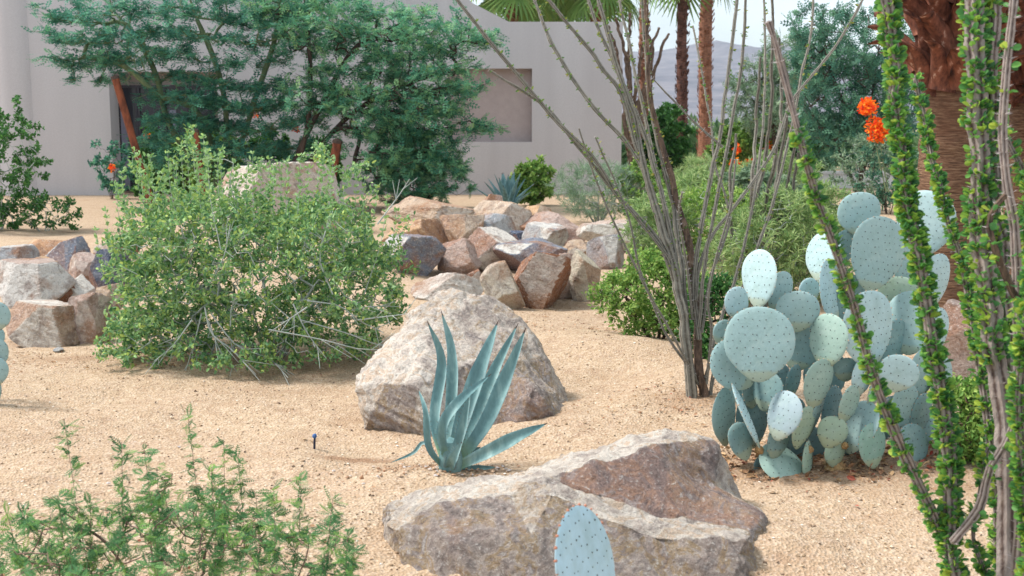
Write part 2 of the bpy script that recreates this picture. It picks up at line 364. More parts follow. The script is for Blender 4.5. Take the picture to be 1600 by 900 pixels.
m, n, b = newmat('agave_leaf'); c = coords(n, 'Object', (1, 1, .3)); f = noise(n, 14, 6, .65, c); at = N(n, 'ShaderNodeAttribute', attribute_name='var')
cc = ramp(n, f, [(.3, (.075, .155, .165)), (.52, (.14, .26, .265)), (.7, (.28, .42, .41))])
cc = mix(n, ramp(n, at.outputs['Fac'], [(0., .75), (.22, 0.)]), cc, (.3, .4, .14))
cc = mix(n, ramp(n, at.outputs['Fac'], [(.955, 0.), (.97, 1.)]), cc, (.07, .04, .03))
n.links.new(cc, b.inputs['Base Color']); b.inputs['Roughness'].default_value = .5; AGAVE = m

# ------------------------------------------------------------------ ground
ys = [-6.0]
while ys[-1] < 5200:
    y = ys[-1]
    ys.append(y + (.25 if y < 2.5 else .035 if y < 7.5 else .035 * (y / 7.5) ** 2 if y < 60 else y * .12))
ys = np.array(ys); us = np.linspace(-1, 1, 321); us = np.sign(us) * (.55 * np.abs(us) + .45 * np.abs(us) ** 3)
X = us[None] * (7 + np.maximum(ys, 0) * 1.3)[:, None]; Y = np.repeat(ys[:, None], len(us), 1)
Z = hgt(X, Y) + .004 * rng.standard_normal(X.shape) * np.clip((12 - Y) / 5, 0, 1)
V = np.stack([X, Y, Z], -1).reshape(-1, 3); a, bq = X.shape
dark_sand = np.zeros(X.shape)  # moist sand by the agave, plus darker sand at plant and rock feet
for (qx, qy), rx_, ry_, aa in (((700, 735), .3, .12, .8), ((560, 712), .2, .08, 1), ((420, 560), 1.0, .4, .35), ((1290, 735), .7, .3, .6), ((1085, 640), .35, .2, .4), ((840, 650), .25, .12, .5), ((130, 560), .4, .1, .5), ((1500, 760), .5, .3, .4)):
    q = G(qx, qy); dark_sand = np.maximum(dark_sand, aa * np.exp(-((X - q[0]) / rx_) ** 2 - ((Y - q[1]) / ry_) ** 2))
ii = (np.arange(a - 1)[:, None] * bq + np.arange(bq - 1)[None]).ravel()
g = MB().add(V, np.stack([ii, ii + 1, ii + 1 + bq, ii + bq], 1), 0, dark_sand.ravel()).build('ground', SAND, smooth=True)
g['kind'] = 'structure'
# gravel lying on the sand
n_ = 48000
gy = 3.2 + 9.5 * rng.random(n_) ** 1.5; gx = (rng.random(n_) * 2 - 1) * (1.2 + gy * .5)
sz = .003 + .010 * rng.random(n_) ** 3 + .014 * (rng.random(n_) > .985) * rng.random(n_)
mb = MB(); gz = hgt(gx, gy) + sz * .2
scatter(mb, *T_OCT, np.stack([gx, gy, gz], 1), rng.standard_normal((n_, 3)) * [1, 1, .3], np.tile([0, 0, 1.], (n_, 1)), np.stack([sz * (.8 + rng.random(n_)), sz * (.8 + rng.random(n_)), sz * .7], 1))
m, nn, b = newmat('gravel'); at = N(nn, 'ShaderNodeAttribute', attribute_name='var')
nn.links.new(ramp(nn, at.outputs['Fac'], [(0, (.09, .06, .045)), (.2, (.23, .15, .095)), (.6, (.37, .265, .165)), (.9, (.62, .50, .38)), (1, (.78, .73, .66))]), b.inputs['Base Color'])
o = mb.build('gravel', m); o['kind'] = 'stuff'; o['label'] = 'fine tan gravel and grit strewn over the sandy ground'; o['category'] = 'gravel'

# ------------------------------------------------------------------ mountain
def vnoise(x, y, s, seed=0):
    def h(i, j): return np.modf(np.abs(np.sin(i * 127.1 + j * 311.7 + seed * 74.7) * 43758.5453))[0]
    x = x / s; y = y / s; i = np.floor(x); j = np.floor(y); fx = x - i; fy = y - j; fx = fx * fx * (3 - 2 * fx); fy = fy * fy * (3 - 2 * fy)
    return (h(i, j) * (1 - fx) + h(i + 1, j) * fx) * (1 - fy) + (h(i, j + 1) * (1 - fx) + h(i + 1, j + 1) * fx) * fy
gx = np.linspace(-1800, 2600, 260); gy = np.linspace(1100, 2600, 150); X, Y = np.meshgrid(gx, gy)
prof = np.clip((Y - 1150) / 1200, 0, 1) ** 1.2
Hm = .60 * (245 - .055 * (X - 300)) * prof * (1 - .5 * np.clip((Y - 2400) / 1000, 0, 1))
rid = sum((1 - np.abs(2 * vnoise(X + .3 * Y, Y * .6, s, k) - 1)) * a_ for k, (s, a_) in enumerate(((420, 55), (200, 26), (90, 13), (40, 6))))
Hm = np.maximum(Hm + (rid - 45) * .7 * prof, -3); Hm[0] = -5
ii = (np.arange(149)[:, None] * 260 + np.arange(259)[None]).ravel()
m, n, b = newmat('mountain_rock'); c = coords(n)
n.links.new(ramp(n, noise(n, .02, 8, .7, c), [(.3, (.06, .06, .075)), (.5, (.12, .11, .13)), (.7, (.21, .185, .195))]), b.inputs['Base Color'])
o = MB().add(np.stack([X, Y, Hm], -1), np.stack([ii, ii + 1, ii + 261, ii + 260], 1)).build('mountain', m, smooth=False); o['kind'] = 'structure'

# ------------------------------------------------------------------ building
def box(mb, x0, x1, y0, y1, z0, z1, mat=0):
    v = [(x, y, z) for x in (x0, x1) for y in (y0, y1) for z in (z0, z1)]
    mb.add(v, [(0, 1, 3, 2), (4, 6, 7, 5), (0, 4, 5, 1), (2, 3, 7, 6), (0, 2, 6, 4), (1, 5, 7, 3)], mat)
def bx(name, a, mat, parent, color=None):
    mb = MB(); box(mb, *a); return mb.build(name, mat, parent)
YB, YL = 28.0, 27.7
def X_(px, Y): return PY(px, 300, Y)[0]
def Z_(py, Y): return PY(800, py, Y)[2]
bt = thing('building', 'low pale mauve stucco building with a square niche, behind the feathery trees', 'building', (-8, YB, 0))
bx('wing_wall', (-26, X_(178, YL), YL, YB + .3, -.2, 6.6), STUCCO, bt)
# curved shading rib on the wing: a round corner column
mb = MB(); th = np.linspace(0, 2 * math.pi, 25)[:-1]; cx = X_(28, YL - .1)
path_tube(mb, [(cx, YL + .35, -.2), (cx, YL + .35, 3), (cx, YL + .35, 6.6)], .55, 24); mb.build('wall_column', STUCCO, bt, smooth=True)
# wall above the entrance recess and main wall with the niche cut out
xo0, xo1 = X_(178, YL), X_(345, YB); zo = Z_(112, YB)
bx('lintel_wall', (xo0 - .1, xo1, YB, YB + .4, zo, 6.4), STUCCO, bt)
nx0, nx1, nz0, nz1 = X_(700, YB), X_(831, YB), Z_(222, YB), Z_(107, YB)
xe = X_(970, YB); xs = X_(795, YB); zt = Z_(34, YB)
bx('wall', (xo1, nx0, YB, YB + .4, -.2, 6.4), STUCCO, bt)
mb = MB(); box(mb, nx0, nx1, YB, YB + .4, -.2, nz0); mb.build('wall', STUCCO, bt)
mb = MB(); x1 = X_(740, YB); za = Z_(5, YB)   # above the niche: the parapet steps down along a slope
pts = [(nx0, nz1), (nx1, nz1), (nx1, zt), (xs, zt), (x1, za), (nx0, za + .6)]
v = [(x, YB, z) for x, z in pts] + [(x, YB + .4, z) for x, z in pts]
k = len(pts); mb.add(v, [(i, (i + 1) % k, (i + 1) % k + k, i + k) for i in range(k)]); mb.add(v, [tuple(range(k)), tuple(range(2 * k - 1, k - 1, -1))]); mb.build('parapet', STUCCO, bt)
bx('wall', (nx1, xe, YB, YB + .4, -.2, zt), STUCCO, bt)
bx('side_wall', (xe - .4, xe - .003, YB + .4, YB + 9, -.2, zt - .004), STUCCO, bt)
bx('roof', (xo1, xe - .4, YB + .4, YB + 9, zt - .6, zt - .3), STUCCO, bt)
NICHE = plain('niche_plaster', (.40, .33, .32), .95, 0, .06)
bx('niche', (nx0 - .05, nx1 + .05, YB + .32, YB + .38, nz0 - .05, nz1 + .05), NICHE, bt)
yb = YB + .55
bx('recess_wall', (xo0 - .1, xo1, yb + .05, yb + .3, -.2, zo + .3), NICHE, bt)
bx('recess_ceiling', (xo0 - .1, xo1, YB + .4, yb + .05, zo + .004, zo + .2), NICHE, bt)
wx = [X_(p, yb) for p in (186, 222, 262, 300, 340)]
for i in range(4):
    wnd = bx('window', (wx[i] + .04, wx[i + 1] - .04, yb - .02, yb + .02, .1, zo - .35), GLASS, bt)
    mb = MB()
    for xx in (wx[i] + .01, wx[i + 1] - .05): box(mb, xx, xx + .05, yb - .08, yb - .021, .06, zo - .3)
    box(mb, wx[i] + .06, wx[i + 1] - .05, yb - .08, yb - .021, .06, .12); box(mb, wx[i] + .06, wx[i + 1] - .05, yb - .08, yb - .021, zo - .36, zo - .3)
    mb.build('window_frame', FRAME, wnd)
    if i in (0, 2): bx('blind', (wx[i] + .14, wx[i] + .30, yb - .05, yb - .024, .12, zo - .9), CURTAIN, wnd)

# ------------------------------------------------------------------ plants: growth
def grow(seeds, tips, seg=.12, wob=.06, lift=.15, droop=0., nattach=None):
    """seeds: list of polylines already there (limbs); tips: (n,3). returns nodes, parents, counts"""
    pos = []; par = []
    for pl in seeds:
        last = -1
        if isinstance(pl, tuple): pl, last = pl
        for p in pl: pos.append(np.asarray(p, float)); par.append(last); last = len(pos) - 1
    base = len(pos); arr = np.array(pos)
    tips = np.asarray(tips); dm = np.array([np.min(np.linalg.norm(arr - t, axis=1)) for t in tips])
    order = np.argsort(dm)
    cap = base + int(sum(dm) / seg) + 4 * len(tips) + 10
    A = np.zeros((cap * 2, 3)); A[:base] = arr; nn_ = base; term = []
    for t in tips[order]:
        d = A[:nn_] - t; dist = np.sqrt((d ** 2).sum(1)) + .5 * np.maximum(d[:, 2], 0)
        if nattach is not None: dist[nattach:base] += 9
        j = int(np.argmin(dist)); a0 = A[j]; L = np.linalg.norm(t - a0)
        k = max(1, int(L / seg)); mid = (a0 + t) / 2 + np.array([0, 0, lift * L - droop * L]) + rng.standard_normal(3) * wob * L
        last = j
        for q in range(1, k + 1):
            s = q / k; p = (1 - s) ** 2 * a0 + 2 * s * (1 - s) * mid + s * s * t
            if nn_ >= len(A): A = np.concatenate([A, np.zeros_like(A)])
            A[nn_] = p; par.append(last); last = nn_; nn_ += 1
        term.append(last)
    A = A[:nn_]; par = np.array(par[:nn_]); cnt = np.zeros(nn_)
    for t in term: cnt[t] += 1
    for i in range(nn_ - 1, -1, -1):
        if par[i] >= 0: cnt[par[i]] += cnt[i]
    return A, par, np.maximum(cnt, 1), base
def ellip_tips(cs, n, shell=.35, zmin=.03):
    """cs: list of (center, (rx,ry,rz), weight)"""
    wt = np.array([c[2] for c in cs], float); wt /= wt.sum(); out = []
    for (c, r, _), k in zip(cs, (wt * n).astype(int) + 1):
        d = nrm(rng.standard_normal((k, 3))); rad = (shell + (1 - shell) * rng.random(k)) ** .6
        p = np.asarray(c) + d * rad[:, None] * np.asarray(r); out.append(p)
    p = np.concatenate(out); return p[p[:, 2] > zmin]
def foliate(mb, A, par, cnt, base, per, size, tmpl, leafcnt=3, spread=.6, flat=0., var=(0, 1), jit=.02, start=None, droop=0.):
    idx = np.where((cnt <= leafcnt) & (par >= 0) & (np.arange(len(A)) >= (base if start is None else start)))[0]
    idx = np.repeat(idx, per); n = len(idx)
    a0 = A[par[idx]]; b0 = A[idx]; t = rng.random(n)[:, None]; p = a0 + (b0 - a0) * t + rng.standard_normal((n, 3)) * jit
    bd = nrm(b0 - a0 + 1e-6); d = nrm(bd * (1 - spread) + nrm(rng.standard_normal((n, 3)) * [1, 1, 1 - .7 * flat]) * spread + [0, 0, -droop])
    up = nrm(rng.standard_normal((n, 3)) * (1 - flat) * .9 + [0, 0, 1])
    s = size * (.6 + .7 * rng.random(n)); va = var[0] + (var[1] - var[0]) * rng.random(n)
    scatter(mb, *tmpl, p, d, up, s, 0, va)
def wood(mb, A, par, cnt, r0, rmax=9, k=4, mat=0, power=.5):
    i = np.where(par >= 0)[0]; r = np.minimum(r0 * cnt ** power, rmax); rp = np.minimum(r[par[i]], r[i] * 1.25)
    tubes(mb, A[par[i]], A[i], rp, r[i], k, mat)
DENS = 2.0
def plant(name, label, cat, basept, seeds, tips, leaf, barkm, size, per, tmpl, seg=.12, r0=.002, leafcnt=3, group=None, woodname='stems', leafname='foliage', lift=.15, droop=0., spread=.6, flat=0., wob=.07, jit=.02, rmax=9, ldroop=0., k=4, power=.5, var=(0, 1), start=None):
    t = thing(name, label, cat, basept, group); per = int(per * DENS)
    A, par, cnt, base = grow(seeds, tips, seg, wob, lift, droop, start)
    mb = MB(); wood(mb, A, par, cnt, r0, rmax, k, power=power); mb.build(woodname, barkm, t, smooth=True)
    mb = MB(); foliate(mb, A, par, cnt, base, per, size, tmpl, leafcnt, spread, flat, var, jit, start, ldroop); mb.build(leafname, leaf, t)
    return t, A, par, cnt
def bush(name, label, cat, px0, px1, pytop, pybase, n, leaf, barkm, size, per, tmpl=T_LEAF, dscale=.8, group=None, **k):
    """a rounded bush standing on the ground, its outline given by the photograph"""
    b0 = G((px0 + px1) / 2, pybase); d = depth(b0); rx = (px1 - px0) / 2 / F * d; top = P((px0 + px1) / 2, pytop, d)[2]
    b0[1] += 0; ns = 7; seeds = []
    for i in range(ns):
        an = rng.random() * 6.28; s0 = b0 + [.06 * rx * math.cos(an), .06 * rx * math.sin(an), -.02]
        s1 = s0 + [rx * .35 * math.cos(an), rx * .35 * dscale * math.sin(an), top * .35]; seeds.append(spline([s0, (s0 + s1) / 2 + [0, 0, .03 * top], s1], 6))
    cz = top * .5; tips = ellip_tips([((b0[0], b0[1], cz), (rx * .97, rx * dscale, top * .52), 1)], int(n * 1.7), .3, .04 * top); tc_ = np.array([b0[0], b0[1], cz]); dv_ = nrm(tips - tc_); ph_ = rng.random(3) * 6
    tips = tc_ + (tips - tc_) * (.92 + .16 * np.sin(dv_[:, 0] * 5 + ph_[0]) * np.cos(dv_[:, 2] * 6 + ph_[1]) + .22 * rng.random(len(tips)) ** 3)[:, None]; tips = tips[tips[:, 2] > .03 * top]; k.setdefault('power', .4)
    return plant(name, label, cat, b0, seeds, tips, leaf, barkm, size, per, tmpl, group=group, seg=max(.06, rx / 12), **k)

def layered(tips, dz=.42, k=.75):
    z0 = tips[:, 2]; lv = (np.round(z0 / dz + .25 * np.sin(tips[:, 0] * 2.1)) - .25 * np.sin(tips[:, 0] * 2.1)) * dz
    tips[:, 2] = z0 * (1 - k) + lv * k; return tips
def flowers(parent, pts, r, n=60, size=.03, name='flower_cluster'):
    for p in pts:
        mb = MB(); q = np.asarray(p) + nrm(rng.standard_normal((n, 3))) * (r * rng.random(n)[:, None] ** .5)
        scatter(mb, *T_ROUND, q, rng.standard_normal((n, 3)), rng.standard_normal((n, 3)), size * (.6 + .6 * rng.random(n)))
        mb.build(name, FLOWER, parent)

# two garden trees in front of the building
YT = 23.0
def PT(px, py, dy=0): return PY(px, py, YT + dy)
def epx(px, py, rx, ry, w, dy=0, dep=1.4):
    c = PT(px, py, dy); s = (YT + dy) / F; return (c, (rx * s, dep, ry * s), w)
limbs = [spline([PT(318, 318), PT(305, 260), PT(262, 190), PT(245, 120), PT(215, 60), PT(180, 20)], 14),
         spline([PT(320, 318), PT(330, 230), PT(305, 170), PT(250, 150, -.3), PT(190, 100, -.4), PT(130, 90, -.5)], 14),
         spline([PT(325, 318), PT(352, 230), PT(350, 150), PT(330, 80), PT(300, 10), PT(290, -60)], 14),
         spline([PT(335, 318), PT(378, 220), PT(400, 150), PT(430, 60), PT(440, -30)], 12)]
tips = ellip_tips([epx(190, 60, 125, 70, 5, -.3), epx(140, 100, 80, 35, 1.5, -.5, .5), epx(310, 30, 150, 90, 5), epx(330, 160, 120, 60, 3.2), epx(420, 190, 90, 50, 2), epx(420, 40, 90, 80, 3), epx(285, 215, 80, 50, 3.2), epx(370, 230, 80, 40, 3.2), epx(350, 150, 120, 50, 2.5), epx(115, 30, 60, 40, 1, -.3), epx(440, 240, 60, 40, 1.2, .3)], 1750, .1)
tips = layered(tips, .42, .5)
plant('acacia_tree', 'dark green feathery tree with several trunks beside the leaning rusty post and entrance', 'tree', PT(320, 318) * [1, 1, 0], limbs, tips, TREELEAF, GREENBARK, .16, 5, T_PINS, seg=.16, r0=.0042, leafcnt=5, group='feathery trees in front of the building', woodname='trunk', leafname='crown', flat=.75, lift=.1, spread=.75, jit=.045, k=6, rmax=.055, var=(.08, 1))
YT = 22.5
limbs = [spline([PT(440, 312), PT(465, 240), PT(490, 190), PT(520, 130), PT(560, 70), PT(640, 30)], 14),
         spline([PT(445, 312), PT(500, 230), PT(560, 170), PT(640, 130), PT(700, 110)], 14),
         spline([PT(450, 312), PT(480, 200), PT(485, 120), PT(480, 40), PT(470, -40)], 12)]
tips = ellip_tips([epx(560, 60, 130, 70, 4), epx(660, 60, 110, 50, 2.3), epx(600, 160, 140, 75, 6.5), epx(665, 190, 80, 80, 4), epx(650, 255, 85, 55, 3.4), epx(480, 20, 110, 70, 3), epx(755, 65, 60, 12, .4, 0, .3), epx(745, 195, 55, 25, .35, 0, .4), epx(500, 150, 70, 50, 1.5), epx(610, 225, 80, 60, 3), epx(680, 110, 90, 60, 2)], 1650, .05)
tips = layered(tips, .38, .3)
plant('acacia_tree', 'lighter willowy tree whose weeping branches reach the ground before the wall niche', 'tree', PT(445, 312) * [1, 1, 0], limbs, tips, TREELEAF2, DARKBARK, .16, 5.5, T_PINS, seg=.16, r0=.0035, leafcnt=5, group='feathery trees in front of the building', woodname='trunk', leafname='crown', flat=.6, lift=.12, spread=.7, jit=.05, k=6, rmax=.05)

# rusty posts
def post(pts, r, label):
    pts = [np.asarray(p) for p in pts]; t = thing('rusty_post', label, 'post', pts[0], 'leaning rusty steel posts')
    mb = MB(); path_tube(mb, spline(pts, 8), r, 14); mb.build('shaft', RUST, t, smooth=True)
    mb = MB(); d = nrm(pts[-1] - pts[-2]); path_tube(mb, [pts[-1] - d * .02, pts[-1] + d * .03], r * 1.12, 14); mb.build('end_ring', DARKBARK, t)
Yp = 21.6
def gp(px, py): q = PY(px, py, Yp); q[2] = -.1; return q
post([gp(242, 300), PY(180, 122, Yp)], .068, 'long rusty steel post leaning left in front of the dark window')
post([gp(508, 310), PY(527, 222, Yp)], .085, 'short rusty steel post sticking up behind the flat boulder')
post([gp(322, 310), PY(306, 205, Yp)], .05, 'rusty steel post almost hidden under the dark tree')

# undergrowth around the trees
GU = 'bushes below the feathery trees'
t, A, *_ = bush('flowering_shrub', 'thin dark shrub with a few orange blooms at the corner of the pale wing wall', 'shrub', 140, 212, 215, 311, 60, TREELEAF, DARKBARK, .07, 8, T_LEAF, spread=.7)
flowers(t, [PY(175, 262, 24.6) * 1, ], .08, 40, .05)
for px0, px1, py, pb, lf, lab in ((205, 290, 205, 316, DARKSHRUB, 'dark green bush at the foot of the longest rusty post'), (285, 400, 190, 318, YELLEAF, 'yellow green leafy bush under the dark feathery tree'), (385, 470, 195, 316, DARKSHRUB, 'mid green bush behind the flat boulder under the trees'), (455, 540, 215, 318, DARKSHRUB, 'dark low bush behind the short rusty post'), (225, 330, 200, 313, YELLEAF, 'light green bush growing against the dark windows')):
    t, *_ = bush('garden_bush', lab, 'bush', px0, px1, py, pb, 130, lf, DARKBARK, .09, 11, T_LEAF, group=GU)
    b0 = t.location
    if lf == DARKSHRUB:
        fl = {205: [(229, 214)], 385: [(448, 165), (400, 180)], 455: [(497, 247), (463, 200)]}[px0]
        flowers(t, [P(x, y, depth(b0) - .8) for x, y in fl], .09, 40, .05)
bush('weeping_bush', 'fine leaved bush merging with the weeping branches beside the rock pile', 'bush', 560, 745, 225, 328, 260, TREELEAF2, DARKBARK, .08, 12, T_PINS, group=GU, flat=.4)
bush('round_leaved_shrub', 'green shrub at the left edge before the pale wing wall', 'shrub', -95, 88, 165, 362, 230, DARKSHRUB, PALETWIG, .06, 12, T_LEAF, group='shrubs behind the left stones', lift=.05, var=(.2, 1))
bush('round_leaved_shrub', 'low sprawling green runners on the sand behind the left stones', 'shrub', -10, 148, 300, 362, 70, DARKSHRUB, PALETWIG, .055, 8, T_LEAF, group='shrubs behind the left stones', dscale=.5)

# ------------------------------------------------------------------ rocks
def ico(sub):
    import bmesh
    bm = bmesh.new(); bmesh.ops.create_icosphere(bm, subdivisions=sub, radius=1); v = np.array([x.co[:] for x in bm.verts]); f = np.array([[q.index for q in p.verts] for p in bm.faces]); bm.free(); return v, f
IC = {4: ico(4), 5: ico(5), 6: ico(6)}
def fbm(p, s, seed=0, oct=4):
    out = np.zeros(len(p)); a = 1; tot = 0
    for o_ in range(oct):
        q = p * s * 2 ** o_ + seed * 3.7
        out += a * (vnoise(q[:, 0] + q[:, 2] * .73, q[:, 1] - q[:, 2] * .61, 1, o_) + vnoise(q[:, 1] + q[:, 0] * .4, q[:, 2] + q[:, 0] * .37, 1, o_ + 9) - 1); tot += a; a *= .5
    return out / tot
ROTP = None
def rock(label, x0, x1, y0, y1, colr, seed, planes=None, group='stones of the rock pile', cat='rock', name='rock', dep=.85, sub=5, bury=.2, flatk=6, rough=.075, base=None, tilt=.32):
    rs = np.random.default_rng(seed); v, f = IC[sub]
    Nn = nrm(rs.standard_normal((flatk, 3))); dk = .62 + .3 * rs.random(flatk)
    if planes:
        tl = rs.normal(size=(len(planes), 3)) * tilt; Nn = np.concatenate([nrm(nrm(np.array([p[:3] for p in planes], float)) + tl), Nn]); dk = np.concatenate([[p[3] for p in planes], dk])
    dots = v @ Nn.T; rall = np.where(dots > .05, dk[None] / np.maximum(dots, .05), 9); r = rall.min(1); r = np.minimum(r, 1.3)
    fv = rs.random(len(dk)) ** .8; va = fv[rall.argmin(1)]
    q = v * r[:, None]; q = q * (1 + rough * fbm(q, 2.2, seed))[:, None] + v * (rough * .5 * fbm(q, 6, seed + 3) + rough * .3 * fbm(q, 17, seed + 8))[:, None]
    g0 = G((x0 + x1) / 2, (y1 + (13 if y1 < 430 and group == 'stones of the rock pile' else 0)) if base is None else base); d = depth(g0); wd = (x1 - x0) / F * d * (1.16 if x1 - x0 < 200 else 1.05); top = P((x0 + x1) / 2, y0, d + wd * dep * .25)[2]
    lo, hi = q.min(0), q.max(0); q = (q - lo) / (hi - lo)
    H = top * (1 + bury)
    W = np.array([wd, wd * dep, H]); c0 = np.array([g0[0] - wd / 2, g0[1] - .02, -top * bury])
    o = MB().add(q * W + c0, f, 0, va).build(name, ROCK, loc=(g0[0], g0[1] + wd * dep / 2, 0), color=colr, smooth=False)
    return tag(o, label, cat, group)
TAN = (.54, .40, .29); PINK = (.52, .39, .34); BLU = (.2, .24, .31); GRY = (.38, .40, .43); CRM = (.68, .61, .48); ORG = (.60, .39, .23); RST = (.32, .15, .085); WHT = (.74, .71, .66); DBL = (.09, .12, .19)
RL = [
 ('broad low tan rock at the back left of the pile', 600, 730, 308, 352, TAN, 1, .9),
 ('pale pinkish rock just below the far agave', 744, 786, 302, 338, PINK, 20, .9),
 ('orange tan stone peeping out right of the far agave', 820, 860, 320, 346, ORG, 21, .9),
 ('tan wedge rock with a brown side in front of the far agave', 745, 826, 313, 366, TAN, 5, .9),
 ('long pinkish tan slab in the back row of the pile', 816, 914, 332, 370, PINK, 10, .9),
 ('smooth cream white rock at the far right of the pile', 910, 1014, 343, 380, WHT, 16, .6),
 ('orange topped rock beside the big grey green shrub', 602, 694, 341, 392, ORG, 2, .9),
 ('blocky tan rock behind the pinkish middle rocks', 690, 752, 334, 390, TAN, 3, .9),
 ('grey blue rock with a dark end in the upper middle', 716, 802, 334, 386, GRY, 4, .9),
 ('dark blue stone wedged in the middle gap', 796, 828, 360, 388, DBL, 19, .9),
 ('grey rock with a brown face right of the dark gap', 820, 885, 348, 394, GRY, 9, .9),
 ('flat tan stone between the grey and cream rocks', 878, 926, 375, 405, TAN, 17, .9),
 ('grey edged stone below the cream white rock', 922, 974, 366, 412, GRY, 18, .9),
 ('dark slate rock half covered by the big shrub', 598, 690, 366, 434, BLU, 23, .9),
 ('pinkish rock pointing up in the middle left', 686, 752, 372, 430, PINK, 6, .9),
 ('pinkish brown rock in the centre of the pile', 732, 810, 354, 414, PINK, 7, .9),
 ('long blue grey slab above the rust faced rock', 776, 880, 375, 418, BLU, 8, .9),
 ('small brown stone left of the cream oval rock', 727, 757, 420, 454, RST, 22, .9),
 ('narrow pink rock right of the rust faced rock', 866, 900, 394, 468, PINK, 14, .9),
 ('cream yellow upright rock at the right end of the front row', 890, 936, 389, 470, CRM, 15, .8),
 ('white topped tan rock behind the large pale boulder', 646, 752, 425, 474, WHT, 13, .7),
]
PL = [(0, 0, 1, .75), (0, -1, .3, .7), (.8, -.6, .2, .75), (-.7, -.6, .3, .8)]
for lab, x0, x1, y0, y1, cl, sd, dp in RL: rock(lab, x0, x1, y0, y1, cl, sd, [(p[0] + .25 * math.sin(sd * 3.1 + i), p[1], p[2] + .25 * math.cos(sd * 1.7 + i), p[3]) for i, p in enumerate(PL)], dep=dp)
rock('rounded cream oval rock standing in the front row', 754, 816, 406, 484, CRM, 12, [(-.3, -1, .2, .85), (.3, -.8, -.4, .85)], dep=.7, flatk=7, rough=.04)
rock('rust brown faced rock with a pale pointed ridge in the front row', 798, 888, 389, 480, RST, 31, [(.1, -1, -.1, .45), (.75, .1, .8, .5), (-.8, .1, .75, .5), (.9, -.4, 0, .8), (-.9, -.5, 0, .7)], dep=1.0, flatk=3)
LS = 'stones of the left rock group'
LL = [
 ('thin orange tan slab lying flat behind the left stones', 22, 112, 377, 410, ORG, 41, .9), ('grey stone at the left edge of the back row', -18, 38, 386, 416, GRY, 42, .9),
 ('rust stone partly under the big shrub', 148, 202, 366, 408, RST, 43, .9), ('pointed blue grey rock in the back of the left group', 56, 132, 371, 426, BLU, 44, .9),
 ('small orange slab behind the large pale block', 38, 82, 404, 428, ORG, 45, .9), ('pinkish stone beside the dark blue rock', 106, 142, 398, 442, PINK, 46, .9),
 ('dark blue slate rock with a hollow, beside the big shrub', 136, 190, 390, 466, (.12, .15, .22), 47, .9),
 ('large pale flat topped block at the left edge', -24, 88, 411, 492, (.66, .63, .6), 48, .8),
 ('brown stone in the shade right of the pale block', 66, 110, 438, 484, RST, 49, .9), ('small white and orange stone in the left group', 99, 142, 432, 474, WHT, 50, .9),
 ('tan stone tucked against the big shrub', 142, 184, 446, 496, TAN, 51, .9), ('leaning grey pink stone at the right end of the left group', 110, 164, 458, 538, PINK, 52, .8)]
for lab, x0, x1, y0, y1, cl, sd, dp in LL: rock(lab, x0 - 3, x1 + 3, y0 - 3, y1, cl, sd, PL, dep=dp, group=LS, base=y1 + (8 if y1 < 480 else 0), tilt=.05 if sd == 48 else .2)
rock('white topped block with rusty front nearest on the left', 4, 134, 471, 541, (.56, .43, .34), 53, [(0.05, .1, 1, .6), (-.2, -1, .05, .6), (.8, -.7, .1, .7)], dep=.8, group=LS, flatk=3, tilt=.04)
rock('large flat pale boulder under the trees behind the big shrub', 305, 540, 252, 372, (.64, .56, .48), 60, [(0, -.1, 1, .55), (.9, -.3, .5, .8)], dep=.8, group=None, cat='boulder', name='boulder', flatk=8)
rock('pinkish boulder behind the leafy canes on the right', 1476, 1580, 470, 616, (.56, .44, .39), 61, PL, dep=.7, group=None, cat='boulder', name='boulder')
for i, (x, y, s, cl, lab) in enumerate(((90, 547, 14, GRY, 'small flat grey stone on the sand near the left block'), (240, 566, 20, WHT, 'flat pale stone chip below the big shrub'), (950, 462, 26, PINK, 'small pink stone on the sand beside the cream rock'), (1290, 306, 30, PINK, 'small pink rock left of the topmost cactus pad'))):
    rock(lab, x - s / 2, x + s / 2, y - s * .35, y + s * .2, cl, 70 + i, None, group='loose small stones', cat='stone', name='stone', sub=4)

